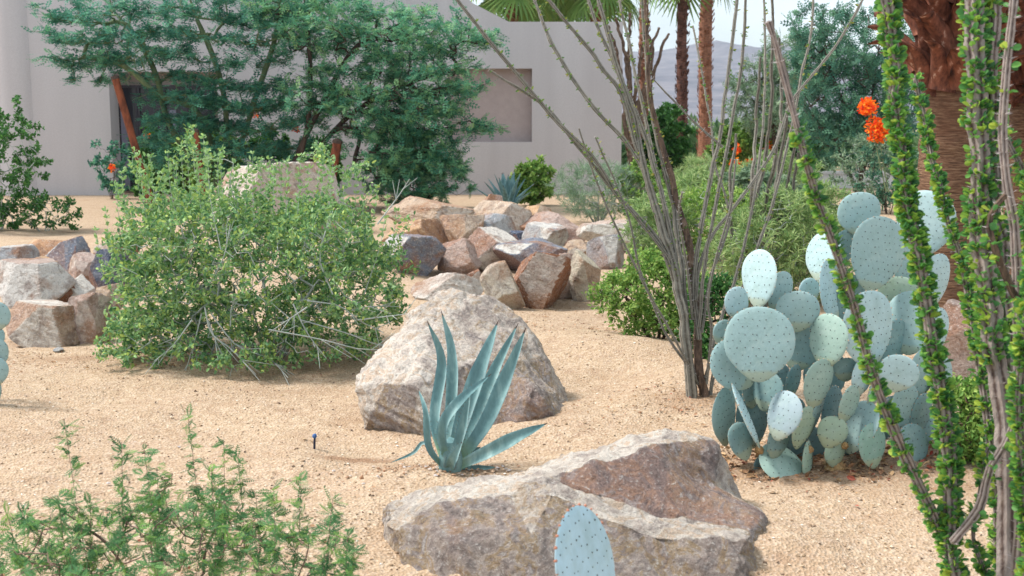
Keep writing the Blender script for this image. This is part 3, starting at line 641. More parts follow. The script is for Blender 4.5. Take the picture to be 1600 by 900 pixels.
def sculpt(name, label, verts, faces, rust, sub, disp, seed, colr, loc):
    """hand shaped boulder: coarse faces, subdivided, roughened"""
    import bmesh
    bm = bmesh.new(); lay = bm.faces.layers.float.new('r'); vs_ = [bm.verts.new(tuple(v)) for v in verts]
    fl = []
    for f in faces:
        fl.append(bm.faces.new([vs_[i] for i in f]))
    bmesh.ops.recalc_face_normals(bm, faces=bm.faces)
    for f_, r_ in zip(fl, rust): f_[lay] = r_
    bmesh.ops.triangulate(bm, faces=bm.faces[:])
    for _ in range(sub):
        bmesh.ops.subdivide_edges(bm, edges=bm.edges[:], cuts=1, use_grid_fill=True)
        bmesh.ops.smooth_vert(bm, verts=bm.verts[:], factor=.22, use_axis_x=True, use_axis_y=True, use_axis_z=True) if _ < 3 else None
    bm.normal_update(); v = np.array([x.co[:] for x in bm.verts]); nn = np.array([x.normal[:] for x in bm.verts])
    va = np.array([np.mean([f_[lay] for f_ in x.link_faces]) for x in bm.verts]); f = [[q.index for q in p.verts] for p in bm.faces]; bm.free()
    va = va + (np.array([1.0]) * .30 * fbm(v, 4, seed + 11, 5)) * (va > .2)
    ridge = 1 - 2 * np.abs(fbm(v, 3.1, seed + 5, 3))
    dsp = disp * (fbm(v, 3.5, seed) * 1.0 + .55 * fbm(v, 9, seed + 2) + .4 * fbm(v, 24, seed + 4) + .2 * fbm(v, 50, seed + 6) - .3 * (1 - ridge))
    v = v + nn * dsp[:, None]
    mb = MB(); tri = np.array([q for q in f if len(q) == 3]); qd = np.array([q for q in f if len(q) == 4])
    mb.n = 0; mb.v.append((v.astype(np.float32), va.astype(np.float32))); mb.n = len(v)
    if len(tri): mb.f.append((tri, 0))
    if len(qd): mb.f.append((qd, 0))
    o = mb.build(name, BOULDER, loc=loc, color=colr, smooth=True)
    return tag(o, label, 'boulder')
# front boulder
V_ = [P(590, 815, 4.35), P(600, 790, 4.6), P(700, 750, 4.75), P(870, 708, 4.9), P(1050, 662, 4.95), P(1120, 682, 4.85),   # 0-5 back ridge
      P(612, 822, 4.25), P(690, 776, 4.3), P(795, 766, 4.3), P(880, 738, 4.45), P(965, 712, 4.55), P(1020, 688, 4.65),        # 6-11 front crest
      P(1116, 752, 4.72), P(1198, 798, 4.6), P(1184, 826, 4.38),                                                            # 12-14
      P(862, 762, 4.22), P(940, 792, 4.2), P(1060, 832, 4.2), P(1175, 836, 4.2),                                               # 15-18 ledge edge (front)
      P(870, 750, 4.42), P(950, 796, 4.42), P(1065, 822, 4.42),                                                              # 19-21 foot of the red face
      P(640, 905, 4.02), P(760, 945, 3.92), P(900, 950, 3.88), P(1040, 940, 3.92), P(1130, 905, 4.02), P(1190, 862, 4.22),     # 22-27 foot
      P(830, 830, 4.05), P(700, 850, 4.08)]
gz = lambda p: np.array([p[0], p[1], -.12])
for q in (22, 23, 24, 25, 26, 27): V_[q] = V_[q] * [1, 1, 0] + [0, 0, -.1]
V_ += [np.array([V_[0][0], 4.9, -.1]), np.array([V_[3][0], 5.15, -.1]), np.array([V_[5][0], 5.15, -.1]), np.array([V_[13][0] + .05, 4.85, -.1])]  # 30-33
Fc = [([0, 6, 7, 2, 1], .1), ([2, 7, 8, 9, 3], 0), ([3, 9, 10, 4], 0), ([10, 11, 4], 0), ([11, 5, 4], .1),  # face weights: rust and crust, with skylit top and shaded front put in
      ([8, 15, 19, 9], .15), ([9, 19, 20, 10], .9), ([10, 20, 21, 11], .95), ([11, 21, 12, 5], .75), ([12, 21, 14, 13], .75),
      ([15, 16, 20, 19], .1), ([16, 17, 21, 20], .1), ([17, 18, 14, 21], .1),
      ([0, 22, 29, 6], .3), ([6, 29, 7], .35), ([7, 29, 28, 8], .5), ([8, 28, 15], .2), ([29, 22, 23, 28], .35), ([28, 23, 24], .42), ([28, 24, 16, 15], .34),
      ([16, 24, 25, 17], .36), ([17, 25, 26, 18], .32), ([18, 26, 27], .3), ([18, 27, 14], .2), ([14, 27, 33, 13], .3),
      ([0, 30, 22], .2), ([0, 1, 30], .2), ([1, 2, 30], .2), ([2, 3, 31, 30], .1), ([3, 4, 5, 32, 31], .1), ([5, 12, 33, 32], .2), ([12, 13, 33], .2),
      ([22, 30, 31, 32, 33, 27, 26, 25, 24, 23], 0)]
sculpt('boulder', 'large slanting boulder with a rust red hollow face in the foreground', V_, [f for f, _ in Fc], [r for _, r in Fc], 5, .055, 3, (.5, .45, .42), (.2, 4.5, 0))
# boulder behind the agave
V_ = [P(552, 600, 6.3), P(560, 566, 6.6), P(640, 474, 6.9), P(688, 446, 7.0), P(768, 446, 7.0), P(816, 492, 6.95), P(852, 560, 6.85), P(888, 618, 6.7),  # 0-7 skyline
      P(894, 655, 6.35), P(800, 668, 6.2), P(700, 672, 6.1), P(640, 668, 6.15), P(562, 628, 6.25),                                                     # 8-12 foot
      P(600, 596, 6.2), P(650, 604, 6.15), P(668, 520, 6.6), P(720, 480, 6.85), P(790, 560, 6.55), P(830, 600, 6.35), P(745, 560, 6.5)]                  # 13-19
for q in (8, 9, 10, 11, 12): V_[q] = V_[q] * [1, 1, 0] + [0, 0, -.08]
V_ += [np.array([V_[1][0], 7.2, -.1]), np.array([V_[3][0], 7.7, -.1]), np.array([V_[5][0], 7.7, -.1]), np.array([V_[7][0], 7.2, -.1])]  # 20-23
Fc = [([0, 13, 15, 2, 1], 0), ([13, 14, 15], 0), ([2, 15, 16, 3], .1), ([3, 16, 4], .1), ([4, 16, 19, 17, 5], .15), ([5, 17, 6], .1), ([6, 17, 18, 7], .3), ([7, 18, 8], .3),  # weights paint the lit left facet paler and the shaded front greyer
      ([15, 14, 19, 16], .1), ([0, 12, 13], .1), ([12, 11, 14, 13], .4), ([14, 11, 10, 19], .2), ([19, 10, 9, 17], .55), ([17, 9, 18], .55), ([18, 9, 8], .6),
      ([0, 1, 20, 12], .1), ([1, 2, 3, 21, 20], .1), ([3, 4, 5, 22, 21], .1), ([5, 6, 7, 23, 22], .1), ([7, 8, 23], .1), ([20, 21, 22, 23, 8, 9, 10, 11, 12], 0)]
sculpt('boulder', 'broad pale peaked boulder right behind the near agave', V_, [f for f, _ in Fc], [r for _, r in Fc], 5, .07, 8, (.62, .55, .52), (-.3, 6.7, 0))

# ------------------------------------------------------------------ big shrub and others in the middle
b0 = G(425, 556); d0 = depth(b0)
def PB(px, py, dd=0): return P(px, py, d0 + dd)
seeds = []
for i in range(12):
    an = i / 12 * 6.28 + .3; s0 = b0 + [.08 * math.cos(an), .08 * math.sin(an), -.02]
    s1 = b0 + [.42 * math.cos(an), .38 * math.sin(an), .42 + .1 * rng.random()]; seeds.append(spline([s0, s0 * .5 + s1 * .5 + [0, 0, .06], s1], 7))
SHOOTS = []
for x, y in ((210, 235), (300, 200), (340, 250), (408, 250), (428, 262), (500, 232), (560, 262), (230, 262), (180, 290), (365, 255), (470, 245), (292, 225), (306, 232), (450, 252), (506, 246), (590, 292), (255, 270), (275, 255), (325, 240), (385, 265), (540, 275), (395, 240), (520, 255), (620, 330), (165, 330), (235, 245), (262, 240), (283, 232), (318, 215), (345, 235), (372, 262), (420, 248), (440, 262), (482, 262), (515, 262), (190, 270), (150, 360), (570, 280), (605, 310), (220, 270), (310, 260), (358, 268)):
    dd = rng.normal() * .3; SHOOTS.append(spline([PB(x * .8 + 425 * .2, y + 150, dd), PB(x * .95 + 20, y + 70, dd), PB(x, y, dd)], 16))
def es(px, py, rx, ry, w, dd=0, dep=.8): return (PB(px, py, dd), (rx / F * d0, dep, ry / F * d0), w)
tips = np.concatenate([ellip_tips([es(400, 415, 205, 118, 10), es(320, 362, 130, 78, 3), es(510, 375, 90, 75, 3), es(265, 470, 80, 90, 3), es(560, 450, 90, 85, 2.6), es(240, 530, 80, 50, 2.4, -.2, .5), es(380, 545, 120, 35, 1.6, -.4, .4), es(520, 520, 90, 40, 1.2, -.3, .4), es(220, 400, 45, 50, .8), es(290, 340, 90, 30, .7)], 3100, .3, .03),
     np.array([PB(x, y, rng.normal() * .3) for x, y in ((210, 235), (300, 200), (340, 250), (300, 228), (408, 250), (428, 262), (500, 232), (560, 262), (230, 262), (180, 290), (365, 255), (470, 245), (640, 340), (650, 420), (205, 262), (213, 245), (292, 225), (297, 215), (304, 240), (330, 240), (350, 235), (395, 262), (412, 262), (450, 250), (496, 240), (506, 250), (545, 270), (575, 255), (590, 290), (255, 270), (270, 250))])])
t, A, par, cnt = plant('grey_green_shrub', 'big rounded grey green shrub with bare pale stems trailing on the sand', 'shrub', b0, seeds, tips, SHRUBLEAF, PALETWIG, .034, 10, T_LEAF, seg=.07, r0=.0012, power=.4, leafcnt=4, wob=.09, jit=.018, lift=.12)
for q in SHOOTS:
    mb = MB(); tubes(mb, q[:-1], q[1:], np.linspace(.0035, .0012, 15), np.linspace(.0033, .001, 15), 4); st_ = mb.build('shoot', PALETWIG, t)
    ii = np.repeat(np.arange(4, 16), 6); nl_ = len(ii); mb = MB()
    scatter(mb, *T_LEAF, q[ii] + rng.standard_normal((nl_, 3)) * .005, rng.standard_normal((nl_, 3)) * [1, 1, .3] + [0, 0, .9], rng.standard_normal((nl_, 3)), .034 * (.6 + .7 * rng.random(nl_)), 0, .45 + .4 * rng.random(nl_)); mb.build('shoot_leaves', SHRUBLEAF, st_)
for pl in ([(480, 470), (530, 478), (560, 500), (600, 520)], [(540, 488), (570, 480), (610, 478)], [(470, 500), (540, 520), (600, 540), (640, 520)], [(420, 515), (500, 530), (560, 545), (600, 546)], [(480, 480), (450, 500), (420, 520)], [(320, 480), (330, 520), (360, 545), (400, 585)],
           [(315, 490), (305, 530), (290, 580)], [(325, 500), (345, 550), (370, 580)], [(330, 490), (370, 540), (420, 560), (450, 590)], [(360, 510), (362, 480), (372, 470)], [(458, 475), (480, 520), (510, 560)], [(300, 500), (270, 540), (240, 565)], [(560, 500), (600, 495), (640, 490)],
           [(590, 350), (620, 310), (640, 280)], [(330, 440), (350, 400), (360, 350)], [(520, 460), (500, 400), (520, 330)]):
    mb = MB(); dd = -.55 - .2 * rng.random(); q = spline([P(x, y, min(d0 + dd, depth(G(x, y)) - .03)) for x, y in pl], 10); path_tube(mb, q, np.linspace(.0055, .0025, 10), 5)
    for k in range(5):
        i = rng.integers(3, 9); e = q[i] + (q[i] - q[i - 2]) * 1.2 + rng.standard_normal(3) * .06; tubes(mb, [q[i]], [e], .003, .0015)
    mb.build('bare_stem', PALETWIG, t, smooth=True)

GB = 'bushes right of the rock pile'
bush('leafy_bush', 'green bush with yellow tips on the sand left of the bare ocotillo foot', 'bush', 925, 1125, 385, 535, 380, YELLEAF, DARKBARK, .032, 14, T_LEAF, group=GB, r0=.0015)
bush('leafy_bush', 'pale green bush filling the gap between ocotillo and prickly pear', 'bush', 1095, 1325, 298, 475, 480, SOFTLEAF, PALETWIG, .075, 15, T_BLADE, group=GB, r0=.0018)
bush('leafy_bush', 'sunlit yellow green low bush behind the ocotillo canes', 'bush', 1010, 1215, 292, 410, 420, YELLEAF, PALETWIG, .045, 13, T_LEAF, group=GB, r0=.0018, var=(.3, 1))
bush('leafy_bush', 'dark green bush close behind the thick ocotillo foot', 'bush', 1065, 1165, 425, 575, 180, DARKSHRUB, DARKBARK, .035, 10, T_LEAF, group=GB)
bush('feathery_bush', 'grey green feathery bush before the right end of the wall', 'bush', 858, 1012, 246, 350, 420, GREYLEAF, PALETWIG, .1, 10, T_NEEDLE, group=GB, spread=.4)
bush('feathery_bush', 'soft green feathery tuft at the foot of the two far palms', 'bush', 1050, 1130, 240, 322, 260, SOFTLEAF, PALETWIG, .12, 10, T_NEEDLE, group=GB, spread=.4)
bush('feathery_bush', 'loose pale bush between the tuft and the orange flowered shrub', 'bush', 1120, 1250, 262, 345, 240, GREYLEAF, PALETWIG, .07, 12, T_LEAF, group=GB)
bush('small_bush', 'yellow green bush right beside the far agave', 'bush', 798, 868, 250, 322, 150, YELLEAF, DARKBARK, .09, 12, T_LEAF)
bush('small_bush', 'small green bush on the sand behind the leafy canes on the right', 'bush', 1462, 1560, 590, 735, 170, YELLEAF, BROWNTWIG, .028, 12, T_LEAF)
bush('hedge_bush', 'bright green hedge bush behind the darkest palm trunk', 'bush', 985, 1082, 168, 285, 260, DARKSHRUB, DARKBARK, .13, 13, T_LEAF, var=(.4, 1))
t, *_ = bush('flowering_shrub', 'green shrub dotted with orange blooms right of the reddish palm', 'shrub', 1105, 1215, 188, 290, 260, YELLEAF, DARKBARK, .12, 13, T_LEAF)
dd = depth(t.location) - 1.0
for x, y in ((1150, 233), (1166, 256), (1150, 254), (1175, 255), (1200, 230), (1225, 105), (1164, 265)):
    if y > 150: flowers(t, [P(x, y, dd)], .12, 24, .12)
bush('hedge_bush', 'dark hedge bush in the shade below the far right tree', 'bush', 1190, 1300, 200, 292, 220, DARKSHRUB, DARKBARK, .12, 13, T_LEAF)
bush('hedge_bush', 'pale green bush beside the low white wall on the right', 'bush', 1285, 1440, 205, 330, 190, GREYLEAF, PALETWIG, .06, 8, T_LEAF)
bush('hedge_bush', 'green bush behind the big palm trunk at the right edge', 'bush', 1500, 1680, 160, 360, 260, SOFTLEAF, DARKBARK, .06, 12, T_LEAF)

bush('leafy_bush', 'tall soft green bush behind the top pads of the large prickly pear', 'bush', 1185, 1345, 285, 440, 320, SOFTLEAF, PALETWIG, .08, 15, T_BLADE, group=GB)
bush('leafy_bush', 'fresh green bush just right of the cream white rock', 'bush', 975, 1080, 300, 415, 260, SOFTLEAF, PALETWIG, .08, 14, T_BLADE, group=GB)
bush('leafy_bush', 'bushy green growth between the two far palms and the low white wall', 'bush', 1130, 1290, 235, 335, 260, SOFTLEAF, PALETWIG, .12, 13, T_BLADE, group=GB)
bush('leafy_bush', 'mid green bush half hidden behind the ocotillo fan', 'bush', 1040, 1150, 262, 345, 220, SOFTLEAF, PALETWIG, .12, 13, T_BLADE, group=GB)
bush('leafy_bush', 'green bush showing between the cream white rock and the feathery bush', 'bush', 960, 1050, 255, 350, 200, YELLEAF, PALETWIG, .06, 13, T_LEAF, group=GB)
# flame flowers in front of the far right tree
t, *_ = bush('flame_flower_shrub', 'shrub with flame red and orange flower heads beside the leafy cane', 'shrub', 1335, 1440, 185, 335, 100, BACKLEAF, DARKBARK, .06, 8, T_LEAF)
dd = depth(t.location) - .5
flowers(t, [P(1356, 168, dd)], .17, 260, .07, 'flower_head'); flowers(t, [P(1372, 202, dd)], .24, 460, .07, 'flower_head'); 
mb = MB(); r_ = rng.random
for a_, b_ in (((1356, 172), (1385, 300)), ((1372, 205), (1388, 300))): tubes(mb, [P(*a_, dd)], [P(*b_, dd)], .01, .014)
mb.build('flower_stems', GREENBARK, t)

# far right trees
YT = 27.0
def tree_pts(*p): return spline([PT(x, y) for x, y in p], 12)
limbs = [tree_pts((1340, 300), (1345, 250), (1330, 190), (1300, 120), (1285, 50)), tree_pts((1342, 300), (1355, 220), (1365, 140), (1375, 60)), tree_pts((1338, 300), (1310, 230), (1270, 180), (1240, 140))]
tips = ellip_tips([epx(1310, 130, 100, 80, 5), epx(1330, 210, 95, 60, 5), epx(1350, 60, 90, 60, 2.5), epx(1280, 60, 60, 60, 1.2), epx(1395, 150, 60, 90, 3)], 760, .1)
plant('desert_tree', 'dark green airy tree with a reddish trunk behind the flame flowers', 'tree', PT(1340, 300) * [1, 1, 0], limbs, tips, BACKLEAF, DARKBARK, .19, 5, T_PINS, seg=.2, r0=.004, leafcnt=5, group='airy trees on the right', woodname='trunk', leafname='crown', spread=.7, jit=.05, rmax=.07, k=5)
YT = 31.0
limbs = [tree_pts((1215, 290), (1210, 220), (1195, 150), (1190, 90)), tree_pts((1216, 290), (1230, 200), (1240, 120), (1250, 60))]
tips = ellip_tips([epx(1200, 150, 65, 65, 3), epx(1240, 110, 60, 70, 2), epx(1225, 190, 60, 40, 1.5)], 420, .1)
plant('desert_tree', 'thin grey green tree showing the mountain through its crown', 'tree', PT(1215, 290) * [1, 1, 0], limbs, tips, GREYLEAF, DARKBARK, .18, 6, T_PINS, seg=.2, r0=.004, leafcnt=4, group='airy trees on the right', woodname='trunk', leafname='crown', spread=.7, jit=.05, rmax=.07, k=5)

# low pale wall far right
t = thing('low_wall', 'low pale wall seen under the dark airy tree', 'wall', (PY(1340, 290, 31)[0], 31, 0))
xa, xb = PY(1225, 290, 31)[0], PY(1440, 290, 31)[0]
mb = MB(); box(mb, xa, xb, 31, 31.25, -.1, .38); mb.build('wall_body', PALEPAINT, t); mb = MB(); box(mb, xa - .03, xb + .03, 30.96, 31.29, .381, .45); mb.build('coping', PALEPAINT, t)

# ------------------------------------------------------------------ palms
def fan(nb=22, L=1.0, pet=.9, droop=.35):
    mb = MB(); path_tube(mb, spline([(0, 0, 0), (0, pet * .5, .1), (0, pet, .05)], 6), np.linspace(.025, .012, 6), 4, var=.2)
    for i in range(nb):
        a_ = (i / (nb - 1) - .5) * 4.2; d = np.array([math.sin(a_), math.cos(a_) + .25, 0]); d /= np.linalg.norm(d); p0 = np.array([0, pet, .05])
        s = np.array([d[1], -d[0], 0]) * .035; l_ = L * (.8 + .2 * math.cos(a_)) * (.9 + .2 * rng.random())
        pts = [p0 + d * l_ * q + np.array([0, 0, -droop * l_ * q ** 2.2]) for q in (0, .35, .7, 1)]; ws = [.2, 1, .8, .08]
        v = []
        for p, w_ in zip(pts, ws): v += [p - s * w_, p + s * w_]
        mb.add(v, [(0, 1, 3, 2), (2, 3, 5, 4), (4, 5, 7, 6)], 0, .2 + .5 * rng.random())
    return mb
fanmesh = None
def palm(label, base, h, r, barkm, nf, group, L=1.0, boots=True, flare=1.3):
    global fanmesh
    base = np.asarray(base, float); t = thing('fan_palm', label, 'palm tree', base, group)
    mb = MB(); k = 26; zz = np.linspace(-.1, h, k); rr = r * (1 + .12 * rng.random(k)) * np.interp(zz, [0, .4, h], [flare, 1, .9])
    pts = np.stack([base[0] + .03 * np.sin(zz), np.full(k, base[1]), base[2] + zz], 1); path_tube(mb, pts, rr, 14)
    n_ = int(h * 45); zq = rng.random(n_) * h; an = rng.random(n_) * 6.28
    d = np.stack([np.cos(an) * .6, np.sin(an) * .6, np.ones(n_)], 1)
    scatter(mb, *T_LEAF, np.stack([base[0] + np.cos(an) * r * .95, base[1] + np.sin(an) * r * .95, base[2] + zq], 1), d, np.stack([np.cos(an), np.sin(an), 0 * an], 1), .16, 0)
    mb.build('trunk', barkm, t, smooth=False)
    if fanmesh is None: fo = fan().build('frond', PALMLEAF, None); fanmesh = fo.data; bpy.data.objects.remove(fo)
    for i in range(nf):
        el = -.9 + 2.0 * (i / nf); o = bpy.data.objects.new('frond', fanmesh); col.objects.link(o); o.parent = t
        o.location = (0, 0, h - .1 + .02 * i); o.rotation_euler = (el, rng.normal() * .2, i * 2.4); o.scale = (L, L, L)
    return t
def pbase(px, Y): q = PY(px, 300, Y); q[2] = 0; return q
FP = 'slender fan palms beyond the building'
palm('slender fan palm with the darkest trunk, left of the reddish one', pbase(1062, 36), 6.9, .155, PALMBARK, 20, FP, 1.2)
palm('reddish fan palm just right of the darkest trunk', pbase(1098, 40), 8.6, .215, PALMBARK2, 22, FP, 1.2)
palm('thin reddish fan palm behind the ocotillo canes at the building corner', pbase(1003, 38), 8.4, .14, PALMBARK2, 20, FP, 1.2)
BPG = 'palms rising behind the building roof'
palm('leftmost palm crown above the roof behind the parapet', pbase(800, 44), 7.2, .2, PALMBARK2, 26, BPG, 1.5)
palm('middle palm crown above the roof behind the ocotillo canes', pbase(865, 47), 7.4, .2, PALMBARK2, 26, BPG, 1.5)
palm('rightmost palm crown above the roof end', pbase(930, 44), 7.3, .2, PALMBARK2, 26, BPG, 1.5)

# big palm with boots on the right
def boot_mesh():
    mb = MB(); n1, n2 = 9, 7; v = []
    for side in (0, 1):
        for i in range(n1):
            s = i / (n1 - 1)                      # along the boot, upward and outward
            wd = .12 * (1 - .72 * s ** .6) + .012; y = .015 + .20 * s ** 1.35; z = .40 * s
            if s > .72: z -= .5 * (s - .72) ** 2; y += .28 * (s - .72)
            for j in range(n2):
                u_ = j / (n2 - 1) * 2 - 1; th_ = (.05 * (1 - u_ * u_) + .008) * (1 if side else -.2)
                v.append((u_ * wd, y + th_ - .05 * u_ * u_ * (1 - s), z))
    f = []
    m_ = n1 * n2
    for i in range(n1 - 1):
        for j in range(n2 - 1):
            q = i * n2 + j; f += [(q, q + 1, q + 1 + n2, q + n2), (q + m_, q + n2 + m_, q + n2 + 1 + m_, q + 1 + m_)]
    for i in range(n1 - 1):
        for j in (0, n2 - 1): q = i * n2 + j; f.append((q, q + n2, q + n2 + m_, q + m_))
    for j in range(n2 - 1):
        for i in (0, n1 - 1): q = i * n2 + j; f.append((q, q + 1, q + 1 + m_, q + m_))
    return mb.add(v, f)
bo = boot_mesh().build('boot', BOOT, smooth=True); bootdata = bo.data; bpy.data.objects.remove(bo)
def big_palm(label, px, Y, r, zb, ztop, nrows):
    base = pbase(px, Y); t = thing('booted_palm', label, 'palm tree', base, 'thick palms on the right')
    mb = MB(); k = 60; zz = np.linspace(-.1, zb + .05, k); pts = np.stack([np.full(k, base[0]), np.full(k, base[1]), zz], 1)
    path_tube(mb, pts, r * (1 + .015 * rng.standard_normal(k)) * np.interp(zz, [0, .5, zb], [1.25, 1.03, 1]), 28); mb.build('trunk', FIBRE, t, smooth=True)
    mb = MB(); path_tube(mb, [(base[0], base[1], zb), (base[0], base[1], (zb + ztop) / 2), (base[0], base[1], ztop)], r * 1.02, 20); mb.build('boot_core', DARKBARK, t)
    m_ = 0
    for i in range(nrows):
        for j in range(8):
            an = (j + .5 * (i % 2)) / 8 * 6.28 + rng.normal() * .15; z = zb - .1 + (ztop - zb) * i / nrows + rng.normal() * .02
            o = bpy.data.objects.new('boot', bootdata); col.objects.link(o); o.parent = t
            o.location = (math.cos(an) * r * .96, math.sin(an) * r * .96, z); s = 1.0 + .25 * rng.random()
            o.rotation_euler = (rng.normal() * .16 - .05, rng.normal() * .42, an - math.pi / 2); o.scale = (s * r / .24, s * 1.15, s * .95)
    for i in range(16):
        o = bpy.data.objects.new('frond', fanmesh); col.objects.link(o); o.parent = t
        o.location = (0, 0, ztop + .02 * i); o.rotation_euler = (.15 + 1.1 * i / 16, 0, i * 2.4); o.scale = (1.1,) * 3
    return t
big_palm('thick palm with a rough brown trunk under a collar of old frond stubs', 1479, 9.6, .235, 2.0, 3.7, 12)
big_palm('dark booted palm at the right edge partly outside the view', 1612, 10.4, .22, 1.95, 3.9, 12)

# ------------------------------------------------------------------ agaves
def agave_leaf(mb, pts, wmax, thick=.012, n=22, normal=None):
    q = spline(pts, n); t = nrm(np.gradient(q, axis=0)); s = np.linspace(0, 1, n)
    wd = wmax * np.interp(s, [0, .12, .35, .6, .85, .97, 1], [.75, .7, .95, 1, .5, .1, .02])
    nrmv = np.array([0, -1., .35]) if normal is None else np.asarray(normal, float)
    side = nrm(np.cross(t, nrmv[None])); nn = nrm(np.cross(side, t))
    ks = np.array([-1, -.5, 0, .5, 1.]); up_ = np.array([.34, .1, 0, .1, .34]); V = []
    for sg in (1, -1):
        for a_, b_ in zip(ks, up_):
            off = 0 if abs(a_) == 1 else (thick * (.5 + (1 - s)) * np.interp(s, [0, .9, 1], [1, .5, .05]) * (0 if sg == 1 else -1))
            V.append(q + side * (a_ * wd / 2)[:, None] + nn * (b_ * wd / 2 + off)[:, None])
    V = np.stack(V, 1); k = 10; f = []
    for i in range(n - 1):
        for j in range(4):
            o_ = i * k + j; f.append((o_, o_ + 1, o_ + 1 + k, o_ + k)); o2 = o_ + 5; f.append((o2, o2 + k, o2 + 1 + k, o2 + 1))
        for j in (0, 4): f.append((i * k + j, i * k + j + k, i * k + j + 5 + k, i * k + j + 5))
    mb.add(V.reshape(-1, 3), f, 0, np.repeat(s, k))
    m_ = 16; ii = np.linspace(3, n - 3, m_).astype(int)
    for sg in (-1, 1):
        scatter(mb, *T_SPINE, q[ii] + side[ii] * (sg * wd[ii] / 2)[:, None] + nn[ii] * (.17 * wd[ii])[:, None], side[ii] * sg + t[ii] * .5, nn[ii], .015, 1)
AB = G(704, 742); AB[2] = float(hgt(AB[0], AB[1])); da = depth(AB)
t = thing('agave', 'blue green agave with upright pointed leaves before the peaked boulder', 'agave', AB, 'agaves')
SPD = plain('agave_tooth', (.1, .07, .05), .6)
LV = [([(694, 730), (679, 657), (690, 564), (667, 500)], 24, (0, .05, .08, .02)), ([(700, 735), (704, 657), (706, 553), (689, 484)], 26, (0, .12, .16, .14)),
      ([(704, 735), (722, 657), (748, 580), (779, 500)], 36, (0, .02, .04, .1)), ([(712, 735), (757, 664), (789, 592), (822, 512)], 33, (0, .06, .1, .08)),
      ([(710, 735), (742, 655), (772, 580), (810, 505)], 28, (0, .14, .2, .22)), ([(700, 735), (690, 672), (715, 629), (768, 584)], 22, (0, -.12, -.12, -.02)),
      ([(702, 742), (706, 718), (722, 690)], 23, (-.04, -.12, -.15)), ([(697, 742), (671, 700), (665, 643), (653, 606)], 15, (0, -.07, -.1, -.06)),
      ([(708, 738), (758, 708), (808, 682), (856, 661)], 29, (0, -.06, -.1, -.06)), ([(692, 738), (664, 692), (645, 708), (608, 724)], 8, (0, .1, .1, .05)),
      ([(705, 742), (740, 732), (776, 730)], 14, (0, .05, .05)), ([(706, 735), (728, 650), (748, 590), (774, 528)], 26, (0, .2, .25, .3)),
      ([(700, 740), (716, 690), (728, 640), (735, 612)], 20, (0, -.05, -.06, -.05)), ([(708, 740), (730, 715), (744, 702), (752, 698)], 18, (0, .1, .15, .15))]
for pl, wpx, dz in LV:
    pts = [P(x, y, da + dd) for (x, y), dd in zip(pl, dz)]; pts[0] = AB + (pts[0] - P(704, 742, da)) * .8 + [0, 0, .0]
    mb = MB(); agave_leaf(mb, pts, wpx / F * da * .74); mb.build('leaf', [AGAVE, SPD], t, smooth=True)
mb = MB(); path_tube(mb, [AB + [0, 0, -.05], AB + [0, 0, .05], AB + [0, 0, .14]], [.05, .06, .04], 10); mb.build('heart', AGAVE, t, smooth=True)
def agave_gen(label, px, py, size, nl):
    B_ = G(px, py); t = thing('agave', label, 'agave', B_, 'agaves')
    for i in range(nl):
        an = i * 2.4; el = R(82 - 52 * i / nl); L = size * (1 - .12 * rng.random()); d = np.array([math.cos(an) * math.cos(el), math.sin(an) * math.cos(el), math.sin(el)])
        mb = MB(); agave_leaf(mb, [B_, B_ + d * L * .5 + [0, 0, .03], B_ + d * L], size * .15, n=12, normal=(-d[0], -d[1], .3 + d[2] * .2) if el < 1.3 else None); mb.build('leaf', [AGAVE, SPD], t, smooth=True)
agave_gen('far blue agave standing behind the rock pile near the wall', 793, 334, .86, 20)

